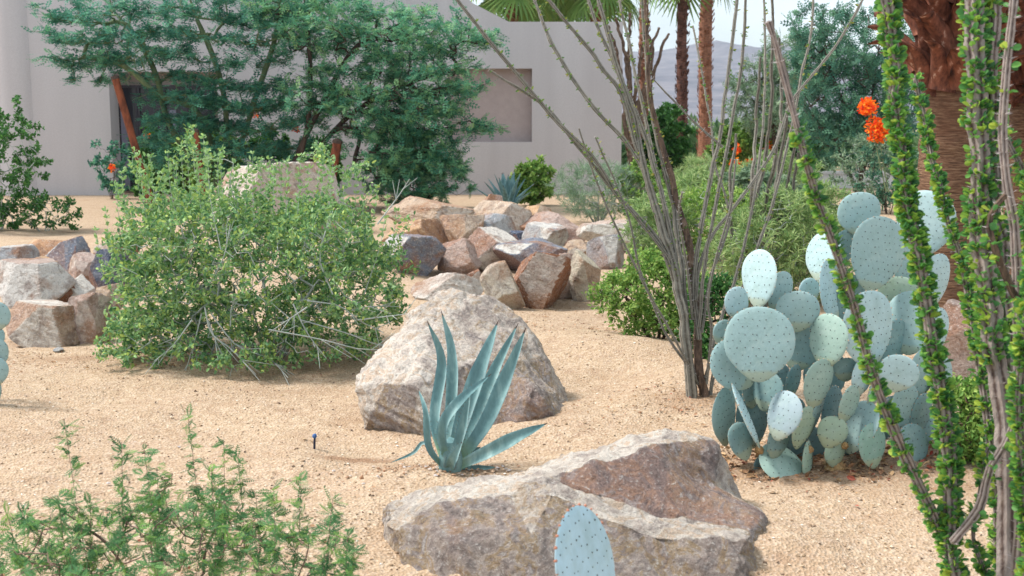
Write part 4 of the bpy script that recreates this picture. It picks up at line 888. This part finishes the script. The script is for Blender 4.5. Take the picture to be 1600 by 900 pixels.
# ------------------------------------------------------------------ prickly pears
pv = None
def pad_geometry(w_, h_, th, seed, red=False, spac=.034):
    """obovate pad standing on its narrow end: x width, z height, y thickness"""
    rs = np.random.default_rng(seed); mb = MB(); nr, na = 9, 36
    ang = np.arange(na) / na * 2 * math.pi; wob_ = 1 + .025 * np.sin(2 * ang + rs.random() * 6) + .02 * np.sin(3 * ang + rs.random() * 6)
    def outline(a_):
        z = -np.cos(a_); x = np.sin(a_) * (1 + .16 * z) * (1 - .30 * np.clip(-z - .35, 0, 1) ** 1.0); return x, z
    ox, oz = outline(ang); ox = ox * wob_; V = []; bend = rs.normal() * .10
    for sg in (-1, 1):
        for i in range(nr):
            r_ = math.sin(i / (nr - 1) * math.pi / 2); tt = th * .5 * (1 - r_ ** 2.6) ** .6 if r_ < 1 else 0
            for j in range(na):
                x = ox[j] * r_ * w_ / 2; z = oz[j] * r_ * h_ / 2; V.append((x, sg * tt + bend * w_ * ((x / w_) ** 2 * 4 + (z / h_) ** 2 * 2) * .25, z + h_ / 2))
    V = np.array(V); f = []
    for s in (0, 1):
        o_ = s * nr * na
        for i in range(nr - 1):
            for j in range(na):
                a_, b_ = o_ + i * na + j, o_ + i * na + (j + 1) % na; f.append((a_, b_, b_ + na, a_ + na) if s else (a_, a_ + na, b_ + na, b_))
    mb.add(V, f, 0)
    P_, D_ = [], []
    rows = int(h_ / spac)
    for i in range(rows + 1):
        z = (i + .5) * spac / h_ * 2 - 1
        for j in range(-8, 9):
            x = (j + .5 * (i % 2)) * spac / w_ * 2
            x += rs.normal() * .03; zz = z + rs.normal() * .02; lim = math.sqrt(max(0, 1 - zz * zz)) * (1 + .16 * zz)
            if abs(x) < lim * .93:
                rr = min(.99, math.hypot(x / (1 + .16 * zz), zz)); tt = th * .5 * (1 - rr ** 2.6) ** .6
                cy = bend * w_ * ((x / 2) ** 2 * 4 + (zz / 2) ** 2 * 2) * .25
                for sg in (-1, 1): P_.append((x * w_ / 2, sg * tt * .98 + cy, zz * h_ / 2 + h_ / 2)); D_.append((0, sg, .25))
    s_ = .0064
    if P_: scatter(mb, *T_OCT, P_, D_, np.tile([0, 0, 1.], (len(P_), 1)), s_ * (.8 + .5 * rs.random(len(P_))), 1)
    ne = int(2.6 * (w_ + h_) / spac / 1.6); ea = (np.arange(ne) + .5) / ne * 2 * math.pi; ex, ez = outline(ea)
    E = np.stack([ex * w_ / 2, bend * w_ * ((ex / 2) ** 2 * 4 + (ez / 2) ** 2 * 2) * .25, ez * h_ / 2 + h_ / 2], 1); k_ = ez > -.75
    scatter(mb, *T_OCT, E[k_], np.stack([ex, 0 * ex, ez], 1)[k_], np.tile([0, 1., 0], (k_.sum(), 1)), (.011 if red else .0075) * (.7 + .6 * rs.random(k_.sum())), 2)
    return mb
PC = 0
def pad(parent, px, py, wpx, hpx, ang, d, yawsign=1, lean=0., colr=(.36, .5, .5), red=False, mats=None):
    """centre pixel, apparent size, lean in the picture plane (deg, + = top to the right), depth"""
    global PC
    PC += 1; wpx *= 1.03; hpx *= 1.06
    h_ = hpx / F * d; ratio = min(1, wpx / (.86 * hpx)); yaw = math.acos(ratio) * yawsign; w_ = max(wpx, .86 * hpx) / F * d if wpx < .86 * hpx else wpx / F * d
    c = P(px, py, d); rot = Matrix.Rotation(-0.0, 3, 'Z')
    M = Matrix.Rotation(R(ang), 3, 'Y') @ Matrix.Rotation(lean + rng.normal() * .08, 3, 'X') @ Matrix.Rotation(yaw, 3, 'Z')
    mb = pad_geometry(w_, h_, .022 + .05 * h_ * .5, PC, red)
    o = mb.build('pad', mats or [PAD, AREOLE, REDDISH if red else EDGEBUMP], parent, smooth=True)
    # build() subtracts the parent's origin; the pad mesh is local, so add it back
    me = o.data; n_ = len(me.vertices); a = np.zeros(n_ * 3, np.float32); me.vertices.foreach_get('co', a); a = a.reshape(-1, 3) + np.array(parent.location, np.float32); me.vertices.foreach_set('co', a.ravel()); me.update()
    zoff = M @ Vector((0, 0, h_ / 2)); o.location = Vector(c) - zoff - parent.location; o.rotation_euler = M.to_euler(); o.color = (*colr, 1)
    return o
C1 = (.30, .435, .44); C2 = (.40, .55, .575); C3 = (.18, .29, .30); C4 = (.29, .41, .36); C5 = (.14, .24, .26); C6 = (.30, .40, .30)  # darkest tones put the shade of low pads and gaps into the colour
pb = G(1270, 738); pb[2] = 0
pp = thing('prickly_pear', 'large blue grey prickly pear of many round pads right of the ocotillo', 'cactus', pb, 'prickly pear cacti')
dp = depth(pb)
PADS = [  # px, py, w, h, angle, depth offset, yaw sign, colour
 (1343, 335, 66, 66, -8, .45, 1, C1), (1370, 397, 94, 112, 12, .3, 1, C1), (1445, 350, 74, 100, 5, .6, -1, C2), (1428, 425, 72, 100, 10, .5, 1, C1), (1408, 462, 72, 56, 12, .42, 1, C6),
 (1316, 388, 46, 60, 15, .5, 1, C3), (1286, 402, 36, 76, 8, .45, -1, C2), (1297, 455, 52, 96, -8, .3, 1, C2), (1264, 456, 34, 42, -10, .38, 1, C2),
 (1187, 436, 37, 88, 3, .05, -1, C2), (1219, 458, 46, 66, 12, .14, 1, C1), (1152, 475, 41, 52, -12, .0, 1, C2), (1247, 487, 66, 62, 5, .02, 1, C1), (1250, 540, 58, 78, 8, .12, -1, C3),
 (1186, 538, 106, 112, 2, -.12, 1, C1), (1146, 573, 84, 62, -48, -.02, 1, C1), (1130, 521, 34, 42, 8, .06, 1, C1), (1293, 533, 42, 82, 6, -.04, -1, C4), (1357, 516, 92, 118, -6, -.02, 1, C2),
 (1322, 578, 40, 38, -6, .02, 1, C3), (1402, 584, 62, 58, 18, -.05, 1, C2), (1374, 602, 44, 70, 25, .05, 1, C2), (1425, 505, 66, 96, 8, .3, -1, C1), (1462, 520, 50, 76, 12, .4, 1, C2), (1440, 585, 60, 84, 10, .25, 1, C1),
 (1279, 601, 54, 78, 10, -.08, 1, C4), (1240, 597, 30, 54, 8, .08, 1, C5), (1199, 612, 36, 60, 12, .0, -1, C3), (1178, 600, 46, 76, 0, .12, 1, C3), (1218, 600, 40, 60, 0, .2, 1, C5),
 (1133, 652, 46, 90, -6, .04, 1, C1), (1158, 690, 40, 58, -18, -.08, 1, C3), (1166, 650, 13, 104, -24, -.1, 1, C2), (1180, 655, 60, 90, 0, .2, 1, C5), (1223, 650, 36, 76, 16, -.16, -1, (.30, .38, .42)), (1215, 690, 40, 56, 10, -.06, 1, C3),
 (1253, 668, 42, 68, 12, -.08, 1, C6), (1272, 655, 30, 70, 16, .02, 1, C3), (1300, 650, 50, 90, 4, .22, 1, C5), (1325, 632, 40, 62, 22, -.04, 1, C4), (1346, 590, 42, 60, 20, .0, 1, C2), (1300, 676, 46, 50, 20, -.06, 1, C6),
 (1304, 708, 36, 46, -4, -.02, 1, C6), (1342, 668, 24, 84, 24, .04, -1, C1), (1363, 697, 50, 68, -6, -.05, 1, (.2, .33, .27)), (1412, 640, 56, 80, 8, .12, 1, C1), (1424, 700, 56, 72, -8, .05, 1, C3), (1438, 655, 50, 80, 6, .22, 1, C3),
 (1226, 728, 84, 44, -62, -.05, 1, C4), (1262, 722, 26, 64, 0, -.02, 1, C6), (1190, 733, 26, 40, -10, .05, 1, C5), (1258, 700, 70, 70, 0, .2, 1, C5), (1340, 700, 60, 76, 0, .2, 1, C5), (1462, 440, 60, 84, 4, .5, 1, C2), (1470, 600, 50, 80, 10, .35, 1, C1), (1455, 690, 46, 70, 6, .3, 1, C3), (1395, 540, 60, 80, 4, .3, 1, C3), (1330, 470, 60, 80, 0, .4, 1, C3), (1225, 520, 60, 80, 0, .3, 1, C5), (1290, 590, 70, 80, 0, .35, 1, C5), (1390, 660, 60, 80, 0, .35, 1, C5), (1160, 600, 50, 70, 0, .3, 1, C5), (1230, 660, 60, 80, 0, .35, 1, C5)]  # dark pads set behind to make the gaps look shaded
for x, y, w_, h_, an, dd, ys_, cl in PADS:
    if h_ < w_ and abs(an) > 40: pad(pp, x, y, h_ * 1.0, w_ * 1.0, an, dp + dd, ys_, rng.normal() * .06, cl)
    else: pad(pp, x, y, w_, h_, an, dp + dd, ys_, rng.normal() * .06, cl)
# corky joints and dry litter at the foot
for x, y, r_, dd in ((1304, 734, 17, .02), (1264, 702, 7, -.03), (1300, 656, 6, -.03), (1186, 704, 7, -.05), (1320, 696, 6, -.02)):
    mb = MB()
    v, f = IC[4]; c = P(x, y, dp + dd); s = r_ / F * dp; q = v * (1 + .5 * fbm(v, 2, x) + .2 * fbm(v, 8, x))[:, None] * s * .9 + c; mb.add(q, f); mb.build('corky_joint', CORK, pp)
n_ = 650; an = rng.random(n_) * 6.28; rd = .75 * rng.random(n_) ** .6; q = np.stack([pb[0] + np.cos(an) * rd * 1.0, pb[1] + .12 + np.sin(an) * rd * .4, 0 * an], 1); q[:, 2] = hgt(q[:, 0], q[:, 1]) + .012 * rng.random(n_)
mb = MB(); scatter(mb, *T_LEAF, q, rng.standard_normal((n_, 3)) * [1, 1, .3], rng.standard_normal((n_, 3)) + [0, 0, 1.5], .018 + .03 * rng.random(n_))
q = q[:160]; tubes(mb, q, q + rng.standard_normal((160, 3)) * [.05, .05, .012], .002, .001, 3)
LIT = leafmat('dry_litter', [(.12, .06, .035), (.3, .16, .08), (.5, .33, .18), (.3, .04, .03)], .1)
o = mb.build('dry_litter', LIT); tag(o, 'brown dry litter on the sand around the foot of the large prickly pear', 'litter', None, 'stuff')
# pad in front of the boulder
q = G(930, 1010); t = thing('prickly_pear', 'single pale prickly pear pad rising before the foreground boulder', 'cactus', (P(918, 900, 3.3)[0], P(918, 900, 3.3)[1], 0), 'prickly pear cacti')
o = pad(t, 914, 908, 84, 222, -15, 3.05, 1, 0, (.44, .62, .72), True)
o = pad(t, 950, 1060, 150, 240, 10, 3.15, 1, 0, (.4, .55, .56), True)
t = thing('prickly_pear', 'edge of a small prickly pear cut off by the left side', 'cactus', G(-30, 640) * [1, 1, 0], 'prickly pear cacti'); d1 = depth(G(-30, 640))
for a_ in ((-6, 495, 40, 46, 8), (-12, 530, 34, 40, 0), (-10, 555, 36, 50, 0), (-12, 582, 44, 50, 4), (-40, 500, 44, 54, -8), (-46, 560, 60, 70, -4), (-30, 615, 50, 66, 0)): pad(t, *a_, d1 + .05 * (a_[1] % 3), 1, 0, C1)

# ------------------------------------------------------------------ ocotillos
def cane(parent, pts, r0, r1, barkm, leafm=None, nl=0, lsize=.02, lrange=(0, 1), spines=120, slen=.012, tmpl=T_ROUND, name='cane', ridge=.13, k=12, lvar=(0, 1), side=None):
    L = sum(np.linalg.norm(np.subtract(b_, a_)) for a_, b_ in zip(pts[:-1], pts[1:])); n_ = max(12, int(L / .035)); q = spline(pts, n_)
    q = q + np.stack([vnoise(np.arange(n_) * .31 + s * 9, np.full(n_, PCX()), 1) - .5 for s in range(3)], 1) * r0 * .8
    s = np.linspace(0, 1, n_); rad = (r0 + (r1 - r0) * s) * (1 + .16 * (vnoise(s * n_ * .8, s * 0 + 3.3, 1) - .5) + .07 * rng.standard_normal(n_))
    mb = MB(); path_tube(mb, q, rad, k, ridge=ridge); t_ = nrm(np.gradient(q, axis=0))
    if spines:
        ii = rng.integers(0, n_, spines); an = rng.random(spines) * 6.28; u = nrm(np.cross(t_[ii], [[.3, 1, 0]])); v = np.cross(t_[ii], u)
        d = u * np.cos(an)[:, None] + v * np.sin(an)[:, None]; scatter(mb, *T_SPINE, q[ii] + d * rad[ii][:, None] * .8, d + t_[ii] * .3, t_[ii], slen * (.7 + .6 * rng.random(spines)), 1)
    o = mb.build(name, [barkm, SPINE], parent, smooth=False); nl = int(nl * 2.2) if side else nl
    if leafm is not None and nl:
        lo, hi = lrange; nc = max(1, nl // 4); cc = (lo + (hi - lo) * rng.random(nc)); fi = np.repeat(cc, 4) + rng.normal(size=nc * 4) * .0015; fi = np.clip(fi, 0, 1) * (n_ - 1)
        i0 = np.minimum(fi.astype(int), n_ - 2); fr = (fi - i0)[:, None]; p = q[i0] * (1 - fr) + q[i0 + 1] * fr; m_ = len(p)
        an = np.repeat(rng.random(nc) * 6.28, 4) + rng.normal(size=m_) * .7; u = nrm(np.cross(t_[i0], [[.3, 1, 0]])); v = np.cross(t_[i0], u)
        d = u * np.cos(an)[:, None] + v * np.sin(an)[:, None]; d2 = nrm(d + t_[i0] * (.15 + .5 * rng.random(m_))[:, None] + rng.standard_normal((m_, 3)) * .25)
        mb = MB(); vr = np.clip(lvar[0] + (lvar[1] - lvar[0]) * rng.random(m_) + (.16 if side else 0) * (-d[:, 0]), 0, 1)  # leaves on the left of the cane coloured brighter, sunlight put into their tone
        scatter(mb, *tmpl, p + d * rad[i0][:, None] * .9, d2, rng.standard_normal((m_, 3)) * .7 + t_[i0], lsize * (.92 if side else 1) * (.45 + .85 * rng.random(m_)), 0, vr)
        mb.build('leaves', leafm, o)
    return o
_pc = [0]
def PCX(): _pc[0] += 1; return _pc[0] * 1.37
ob = G(1090, 638); ob[2] = 0; od = depth(ob)
t = thing('ocotillo', 'tall bare grey ocotillo fanning out from a thick foot left of the prickly pear', 'ocotillo', ob, 'ocotillos')
def OC(pl, r0, r1, dz=0., tw=OCO_BARK, nl=150, **k):
    n_ = len(pl); pts = [P(x, y, od + dz * (i / (n_ - 1)) ** 1.2) for i, (x, y) in enumerate(pl)]
    if pl[0][1] > 600: pts[0][2] = -.03
    cane(t, pts, r0 * .82, r1 * .88, tw, OCO_LEAF2, nl, .019, (.25, 1), 260, .016, T_LEAF, k=10, **k)
OC([(1082, 636), (1075, 560), (1066, 480), (1048, 400), (1020, 310), (998, 220), (982, 150), (955, 70), (930, -20)], .038, .011, -.1)
OC([(1076, 540), (1070, 470), (1064, 400), (1050, 310), (1022, 200), (1010, 100), (1002, -20)], .022, .010, .25)
OC([(1070, 520), (1056, 430), (1020, 370), (960, 300), (900, 225), (860, 175), (820, 145), (765, 110)], .016, .007, -.3)
OC([(1064, 470), (1030, 380), (965, 305), (930, 250), (870, 190), (820, 130), (770, 70), (710, -5)], .016, .010, -.45)
OC([(1066, 470), (1045, 380), (1020, 300), (985, 230), (930, 170), (890, 115), (855, 50), (828, -15)], .018, .010, .2)
OC([(1050, 410), (1035, 360), (1010, 270), (990, 215), (968, 145), (930, 90), (890, 40), (845, -15)], .018, .010, -.2)
OC([(1058, 440), (1050, 370), (1028, 280), (1000, 190), (965, 110), (940, 55), (914, -15)], .019, .010, .1)
OC([(1048, 390), (1040, 330), (1020, 240), (1000, 150), (985, 80), (965, -15)], .015, .009, .4)
OC([(1104, 636), (1094, 580), (1090, 500), (1082, 420), (1070, 350), (1040, 250), (1018, 150), (1012, 60), (1008, -20)], .032, .010, .2, OCO_DARK)
OC([(1092, 530), (1086, 470), (1088, 400), (1105, 310), (1128, 190), (1145, 60), (1153, -20)], .018, .010, .15)
OC([(1092, 510), (1100, 420), (1120, 310), (1142, 200), (1160, 90), (1167, -20)], .014, .009, -.15)
OC([(1088, 470), (1092, 420), (1112, 370), (1165, 300), (1210, 230), (1240, 155), (1300, 80), (1352, -5)], .013, .008, .4)
OC([(1108, 636), (1114, 590), (1134, 520), (1172, 420), (1207, 320), (1235, 210), (1252, 120), (1268, 50), (1272, -20)], .013, .008, .5)
OC([(1104, 590), (1120, 520), (1150, 430), (1175, 330), (1190, 220), (1196, 100), (1194, -20)], .012, .008, .7)
OC([(1096, 520), (1112, 430), (1140, 340), (1118, 260), (1110, 190), (1095, 100), (1082, 40)], .010, .006, .6)
OC([(1092, 600), (1060, 540), (1010, 450), (960, 350), (925, 265), (905, 200)], .009, .005, -.5)
OC([(1090, 590), (1040, 520), (1000, 420), (985, 350), (960, 280), (930, 215)], .009, .005, -.3)
OC([(1130, 230), (1090, 195), (1050, 155), (1020, 122)], .008, .005, 0, nl=6)
OC([(1082, 500), (1074, 420), (1060, 340), (1066, 300)], .010, .005, -.3, nl=10)
OC([(1104, 600), (1112, 520), (1106, 470), (1120, 400), (1140, 330), (1150, 250)], .011, .006, -.2, nl=16)
ob2 = G(1192, 478); d2 = depth(ob2)
t = thing('ocotillo', 'second bare ocotillo rising from the pale bush behind the narrow cactus pad', 'ocotillo', ob2 * [1, 1, 0], 'ocotillos')
for pl in ([(1190, 478), (1188, 420), (1205, 330), (1222, 230), (1232, 150), (1225, 90)], [(1194, 478), (1200, 410), (1220, 330), (1240, 240), (1246, 190)], [(1188, 478), (1180, 400), (1195, 320), (1212, 240), (1222, 150), (1216, 60)], [(1192, 478), (1168, 400), (1175, 300), (1180, 200), (1188, 90)], [(1190, 478), (1150, 400), (1140, 300), (1150, 210)], [(1192, 478), (1215, 390), (1238, 300), (1250, 215)], [(1190, 478), (1175, 350), (1195, 250), (1205, 150), (1208, -20)]):
    cane(t, [P(x, y, d2 + .1 * rng.normal()) for x, y in pl], .026, .012, OCO_BARK, OCO_LEAF2, 30, .02, (.2, 1), 80, .02, T_LEAF, k=6)
# far branching one by the building corner
ob3 = pbase(988, 26.5); t = thing('ocotillo', 'distant bare ocotillo with curled tips at the building corner', 'ocotillo', ob3, 'ocotillos')
for pl in ([(985, 285), (985, 180), (978, 90), (962, 30)], [(986, 285), (990, 170), (1000, 100), (1012, 35)], [(988, 285), (1000, 180), (1020, 120), (1036, 70), (1046, 52)], [(986, 285), (985, 170), (982, 80), (985, 20)], [(987, 285), (1005, 190), (1012, 100), (1030, 42)], [(987, 285), (975, 170), (968, 100), (950, 40)], [(985, 200), (1010, 130), (1020, 80), (1005, 40)]):
    cane(t, [PY(x, y, 26.5) for x, y in pl], .07, .03, OCO_DARK, None, 0, spines=0, k=6)

# foreground ocotillo in leaf
fd = 3.25; fb = G(1545, 200 + 1.6 * F / fd); fb[2] = 0
t = thing('ocotillo', 'nearest ocotillo with canes full of small bright green leaves at the right', 'ocotillo', fb, 'ocotillos')
base_px = (1535, 1080)
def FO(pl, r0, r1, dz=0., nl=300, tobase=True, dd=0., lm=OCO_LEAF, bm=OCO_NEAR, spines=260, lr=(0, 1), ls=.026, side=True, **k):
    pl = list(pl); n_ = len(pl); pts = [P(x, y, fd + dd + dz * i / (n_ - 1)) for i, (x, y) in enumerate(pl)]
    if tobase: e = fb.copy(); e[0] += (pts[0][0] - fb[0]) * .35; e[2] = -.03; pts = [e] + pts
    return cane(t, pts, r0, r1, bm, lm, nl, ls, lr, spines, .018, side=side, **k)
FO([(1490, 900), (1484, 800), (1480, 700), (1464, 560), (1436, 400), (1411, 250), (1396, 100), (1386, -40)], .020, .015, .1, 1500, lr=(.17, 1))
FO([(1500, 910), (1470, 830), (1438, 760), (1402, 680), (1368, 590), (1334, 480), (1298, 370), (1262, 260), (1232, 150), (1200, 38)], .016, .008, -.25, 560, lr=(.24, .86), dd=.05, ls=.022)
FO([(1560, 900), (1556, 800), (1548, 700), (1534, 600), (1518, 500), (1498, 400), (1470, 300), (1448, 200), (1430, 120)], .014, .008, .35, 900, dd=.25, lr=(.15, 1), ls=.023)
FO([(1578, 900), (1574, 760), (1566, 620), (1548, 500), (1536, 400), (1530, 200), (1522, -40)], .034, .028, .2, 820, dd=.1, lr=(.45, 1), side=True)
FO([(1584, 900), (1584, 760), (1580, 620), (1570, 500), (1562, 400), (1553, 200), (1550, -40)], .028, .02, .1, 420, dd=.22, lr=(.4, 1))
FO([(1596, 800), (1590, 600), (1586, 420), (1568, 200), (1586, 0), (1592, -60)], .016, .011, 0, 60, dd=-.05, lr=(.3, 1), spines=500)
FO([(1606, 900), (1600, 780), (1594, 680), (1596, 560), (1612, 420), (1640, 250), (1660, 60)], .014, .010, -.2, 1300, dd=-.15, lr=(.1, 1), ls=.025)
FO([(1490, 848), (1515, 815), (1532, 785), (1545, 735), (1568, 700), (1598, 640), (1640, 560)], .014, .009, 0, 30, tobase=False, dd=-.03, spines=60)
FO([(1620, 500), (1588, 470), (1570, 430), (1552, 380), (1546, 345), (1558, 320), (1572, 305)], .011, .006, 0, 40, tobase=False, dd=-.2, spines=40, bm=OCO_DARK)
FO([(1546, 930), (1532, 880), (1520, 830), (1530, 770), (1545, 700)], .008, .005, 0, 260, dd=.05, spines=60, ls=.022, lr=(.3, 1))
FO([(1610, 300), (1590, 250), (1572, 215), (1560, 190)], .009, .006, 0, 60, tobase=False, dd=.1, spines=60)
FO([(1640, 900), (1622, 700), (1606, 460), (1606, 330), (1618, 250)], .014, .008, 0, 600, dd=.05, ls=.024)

# ------------------------------------------------------------------ ferny shrub front left
fb2 = G(250, 1010); fb2[2] = 0; df = depth(fb2)
def PF(px, py, dd=0): return P(px, py, df + dd)
seeds = []
for i in range(9):
    an = i / 9 * 6.28; s0 = fb2 + [.05 * math.cos(an), .05 * math.sin(an), -.02]; s1 = fb2 + [.36 * math.cos(an), .3 * math.sin(an), .12]; seeds.append(spline([s0, (s0 + s1) / 2 + [0, 0, .04], s1], 6))
def ef(px, py, rx, ry, w, dep=.35): return (PF(px, py), (rx / F * df, dep, ry / F * df), w)
tips = ellip_tips([ef(250, 900, 260, 130, 8, .5), ef(60, 880, 110, 90, 4), ef(300, 830, 130, 90, 3), ef(480, 870, 80, 60, .8, .2)], 400, .2, .02)
NS = sum(len(q) for q in seeds)
for x, y in ((100, 655), (190, 690), (293, 640), (350, 690), (330, 730), (372, 712), (470, 742), (428, 760), (545, 830), (520, 780), (90, 775), (40, 800), (245, 730), (10, 800), (555, 855), (400, 770), (225, 700), (140, 780)):
    dd = rng.normal() * .15; seeds.append(spline([PF(x * .6 + 110, 985, dd), PF(x * .9 + 35 + rng.normal() * 12, y * .4 + 985 * .6, dd), PF(x, y, dd)], 22))
t, A, par, cnt = plant('ferny_shrub', 'open shrub with tiny ferny leaflets and reddish stems in the lower left corner', 'shrub', fb2, seeds, tips, FERNLEAF, BROWNTWIG, .036, 3, T_PIN, seg=.035, r0=.0009, power=.42, leafcnt=3, wob=.12, spread=.88, flat=.5, jit=.004, lift=.1, ldroop=.05, start=NS)

# ------------------------------------------------------------------ small things
q = G(491, 697); t = thing('drip_emitter', 'little black irrigation stake with a blue top beside the agave', 'irrigation stake', q); s0 = q
mb = MB(); path_tube(mb, [q + [0, 0, -.02], q + [.002, 0, .025], q + [.004, 0, .045]], [.006, .006, .005], 8); mb.build('stake', BLACKPL, t)
mb = MB(); path_tube(mb, [q + [.0, 0, .045], q + [.004, 0, .055], q + [.006, 0, .062]], [.011, .012, .008], 8); mb.build('cap', BLUEPL, t)
n_ = 260; cx = np.concatenate([rng.normal(size=n_) * .28 + AB[0] - .05, (rng.random(90) * 2 - 1) * 3]); cy = np.concatenate([rng.normal(size=n_) * .1 + AB[1] - .02, 4.5 + rng.random(90) * 6])
q = np.stack([cx, cy, hgt(cx, cy) + .006], 1); mb = MB(); s_ = .008 + .016 * rng.random(len(q)) ** 2
scatter(mb, *T_OCT, q, rng.standard_normal((len(q), 3)) * [1, 1, .2], np.tile([0, 0, 1.], (len(q), 1)), np.stack([s_, s_ * 1.3, s_ * .6], 1)); o = mb.build('soil_clods', leafmat('soil_clod', [(.25, .13, .07), (.42, .26, .16), (.5, .36, .25), (.45, .42, .42)], 0)); tag(o, 'crumbly clods and pebbles around the foot of the near agave', 'clods', None, 'stuff')

# far scrub beyond the garden
mb = MB(); r3 = np.random.default_rng(11)
for i in range(420):
    yy = 44 + 90 * r3.random() ** 1.3; xx = (r3.random() * 2 - 1) * yy * .75; hh = .7 + 1.5 * r3.random(); ww = hh * (1 + r3.random()); k_ = 260
    d_ = nrm(r3.standard_normal((k_, 3))) * [ww, ww, hh] * (r3.random((k_, 1)) ** .4); d_[:, 2] = np.abs(d_[:, 2])
    scatter(mb, *T_LEAF, d_ + [xx, yy, 0], d_ + [0, 0, .5], r3.standard_normal((k_, 3)), .3 + .25 * r3.random(k_), 0, np.clip(r3.random() + .2 * r3.standard_normal(k_), 0, 1))
o = mb.build('scrub', leafmat('far_scrub_leaf', [(.06, .14, .05), (.14, .24, .1), (.26, .36, .16)], .25)); tag(o, 'green desert scrub spread over the flat land before the mountain', 'scrub', None, 'stuff')
# ------------------------------------------------------------------ air
mb = MB(); box(mb, -2300, 3100, -12, 2640, -6.5, 330)
m = bpy.data.materials.new('haze'); m.use_nodes = True; hn = m.node_tree; hn.nodes.remove(hn.nodes['Principled BSDF'])
pv_ = hn.nodes.new('ShaderNodeVolumePrincipled'); pv_.inputs['Color'].default_value = (.72, .84, 1, 1); pv_.inputs['Density'].default_value = .00017; pv_.inputs['Anisotropy'].default_value = .2
hn.links.new(pv_.outputs[0], hn.nodes['Material Output'].inputs['Volume'])
o = mb.build('haze', m); o['kind'] = 'stuff'

n_ = 2600
ctr = [(G(400, 560), .9, .35), (G(1030, 520), .7, .3), (G(250, 900), .8, .5), (G(1500, 740), .8, .4), (G(900, 500), 1.2, .5), (G(150, 560), 1.0, .3), (G(1080, 640), .5, .3)]
ci = rng.integers(0, len(ctr), n_); q = np.array([ctr[i][0] + [rng.normal() * ctr[i][1] * .7, rng.normal() * ctr[i][2] * .8, 0] for i in ci]); q[:, 2] = hgt(q[:, 0], q[:, 1]) + .004 + .006 * rng.random(n_)
mb = MB(); scatter(mb, *T_LEAF, q, rng.standard_normal((n_, 3)) * [1, 1, .15], rng.standard_normal((n_, 3)) * .4 + [0, 0, 1], .008 + .016 * rng.random(n_)); q = q[:300]; tubes(mb, q, q + rng.standard_normal((300, 3)) * [.04, .04, .006], .0018, .001, 3)
o = mb.build('fallen_leaves', LIT); tag(o, 'scattered dead leaves and twigs on the open sand below the shrubs', 'litter', None, 'stuff')
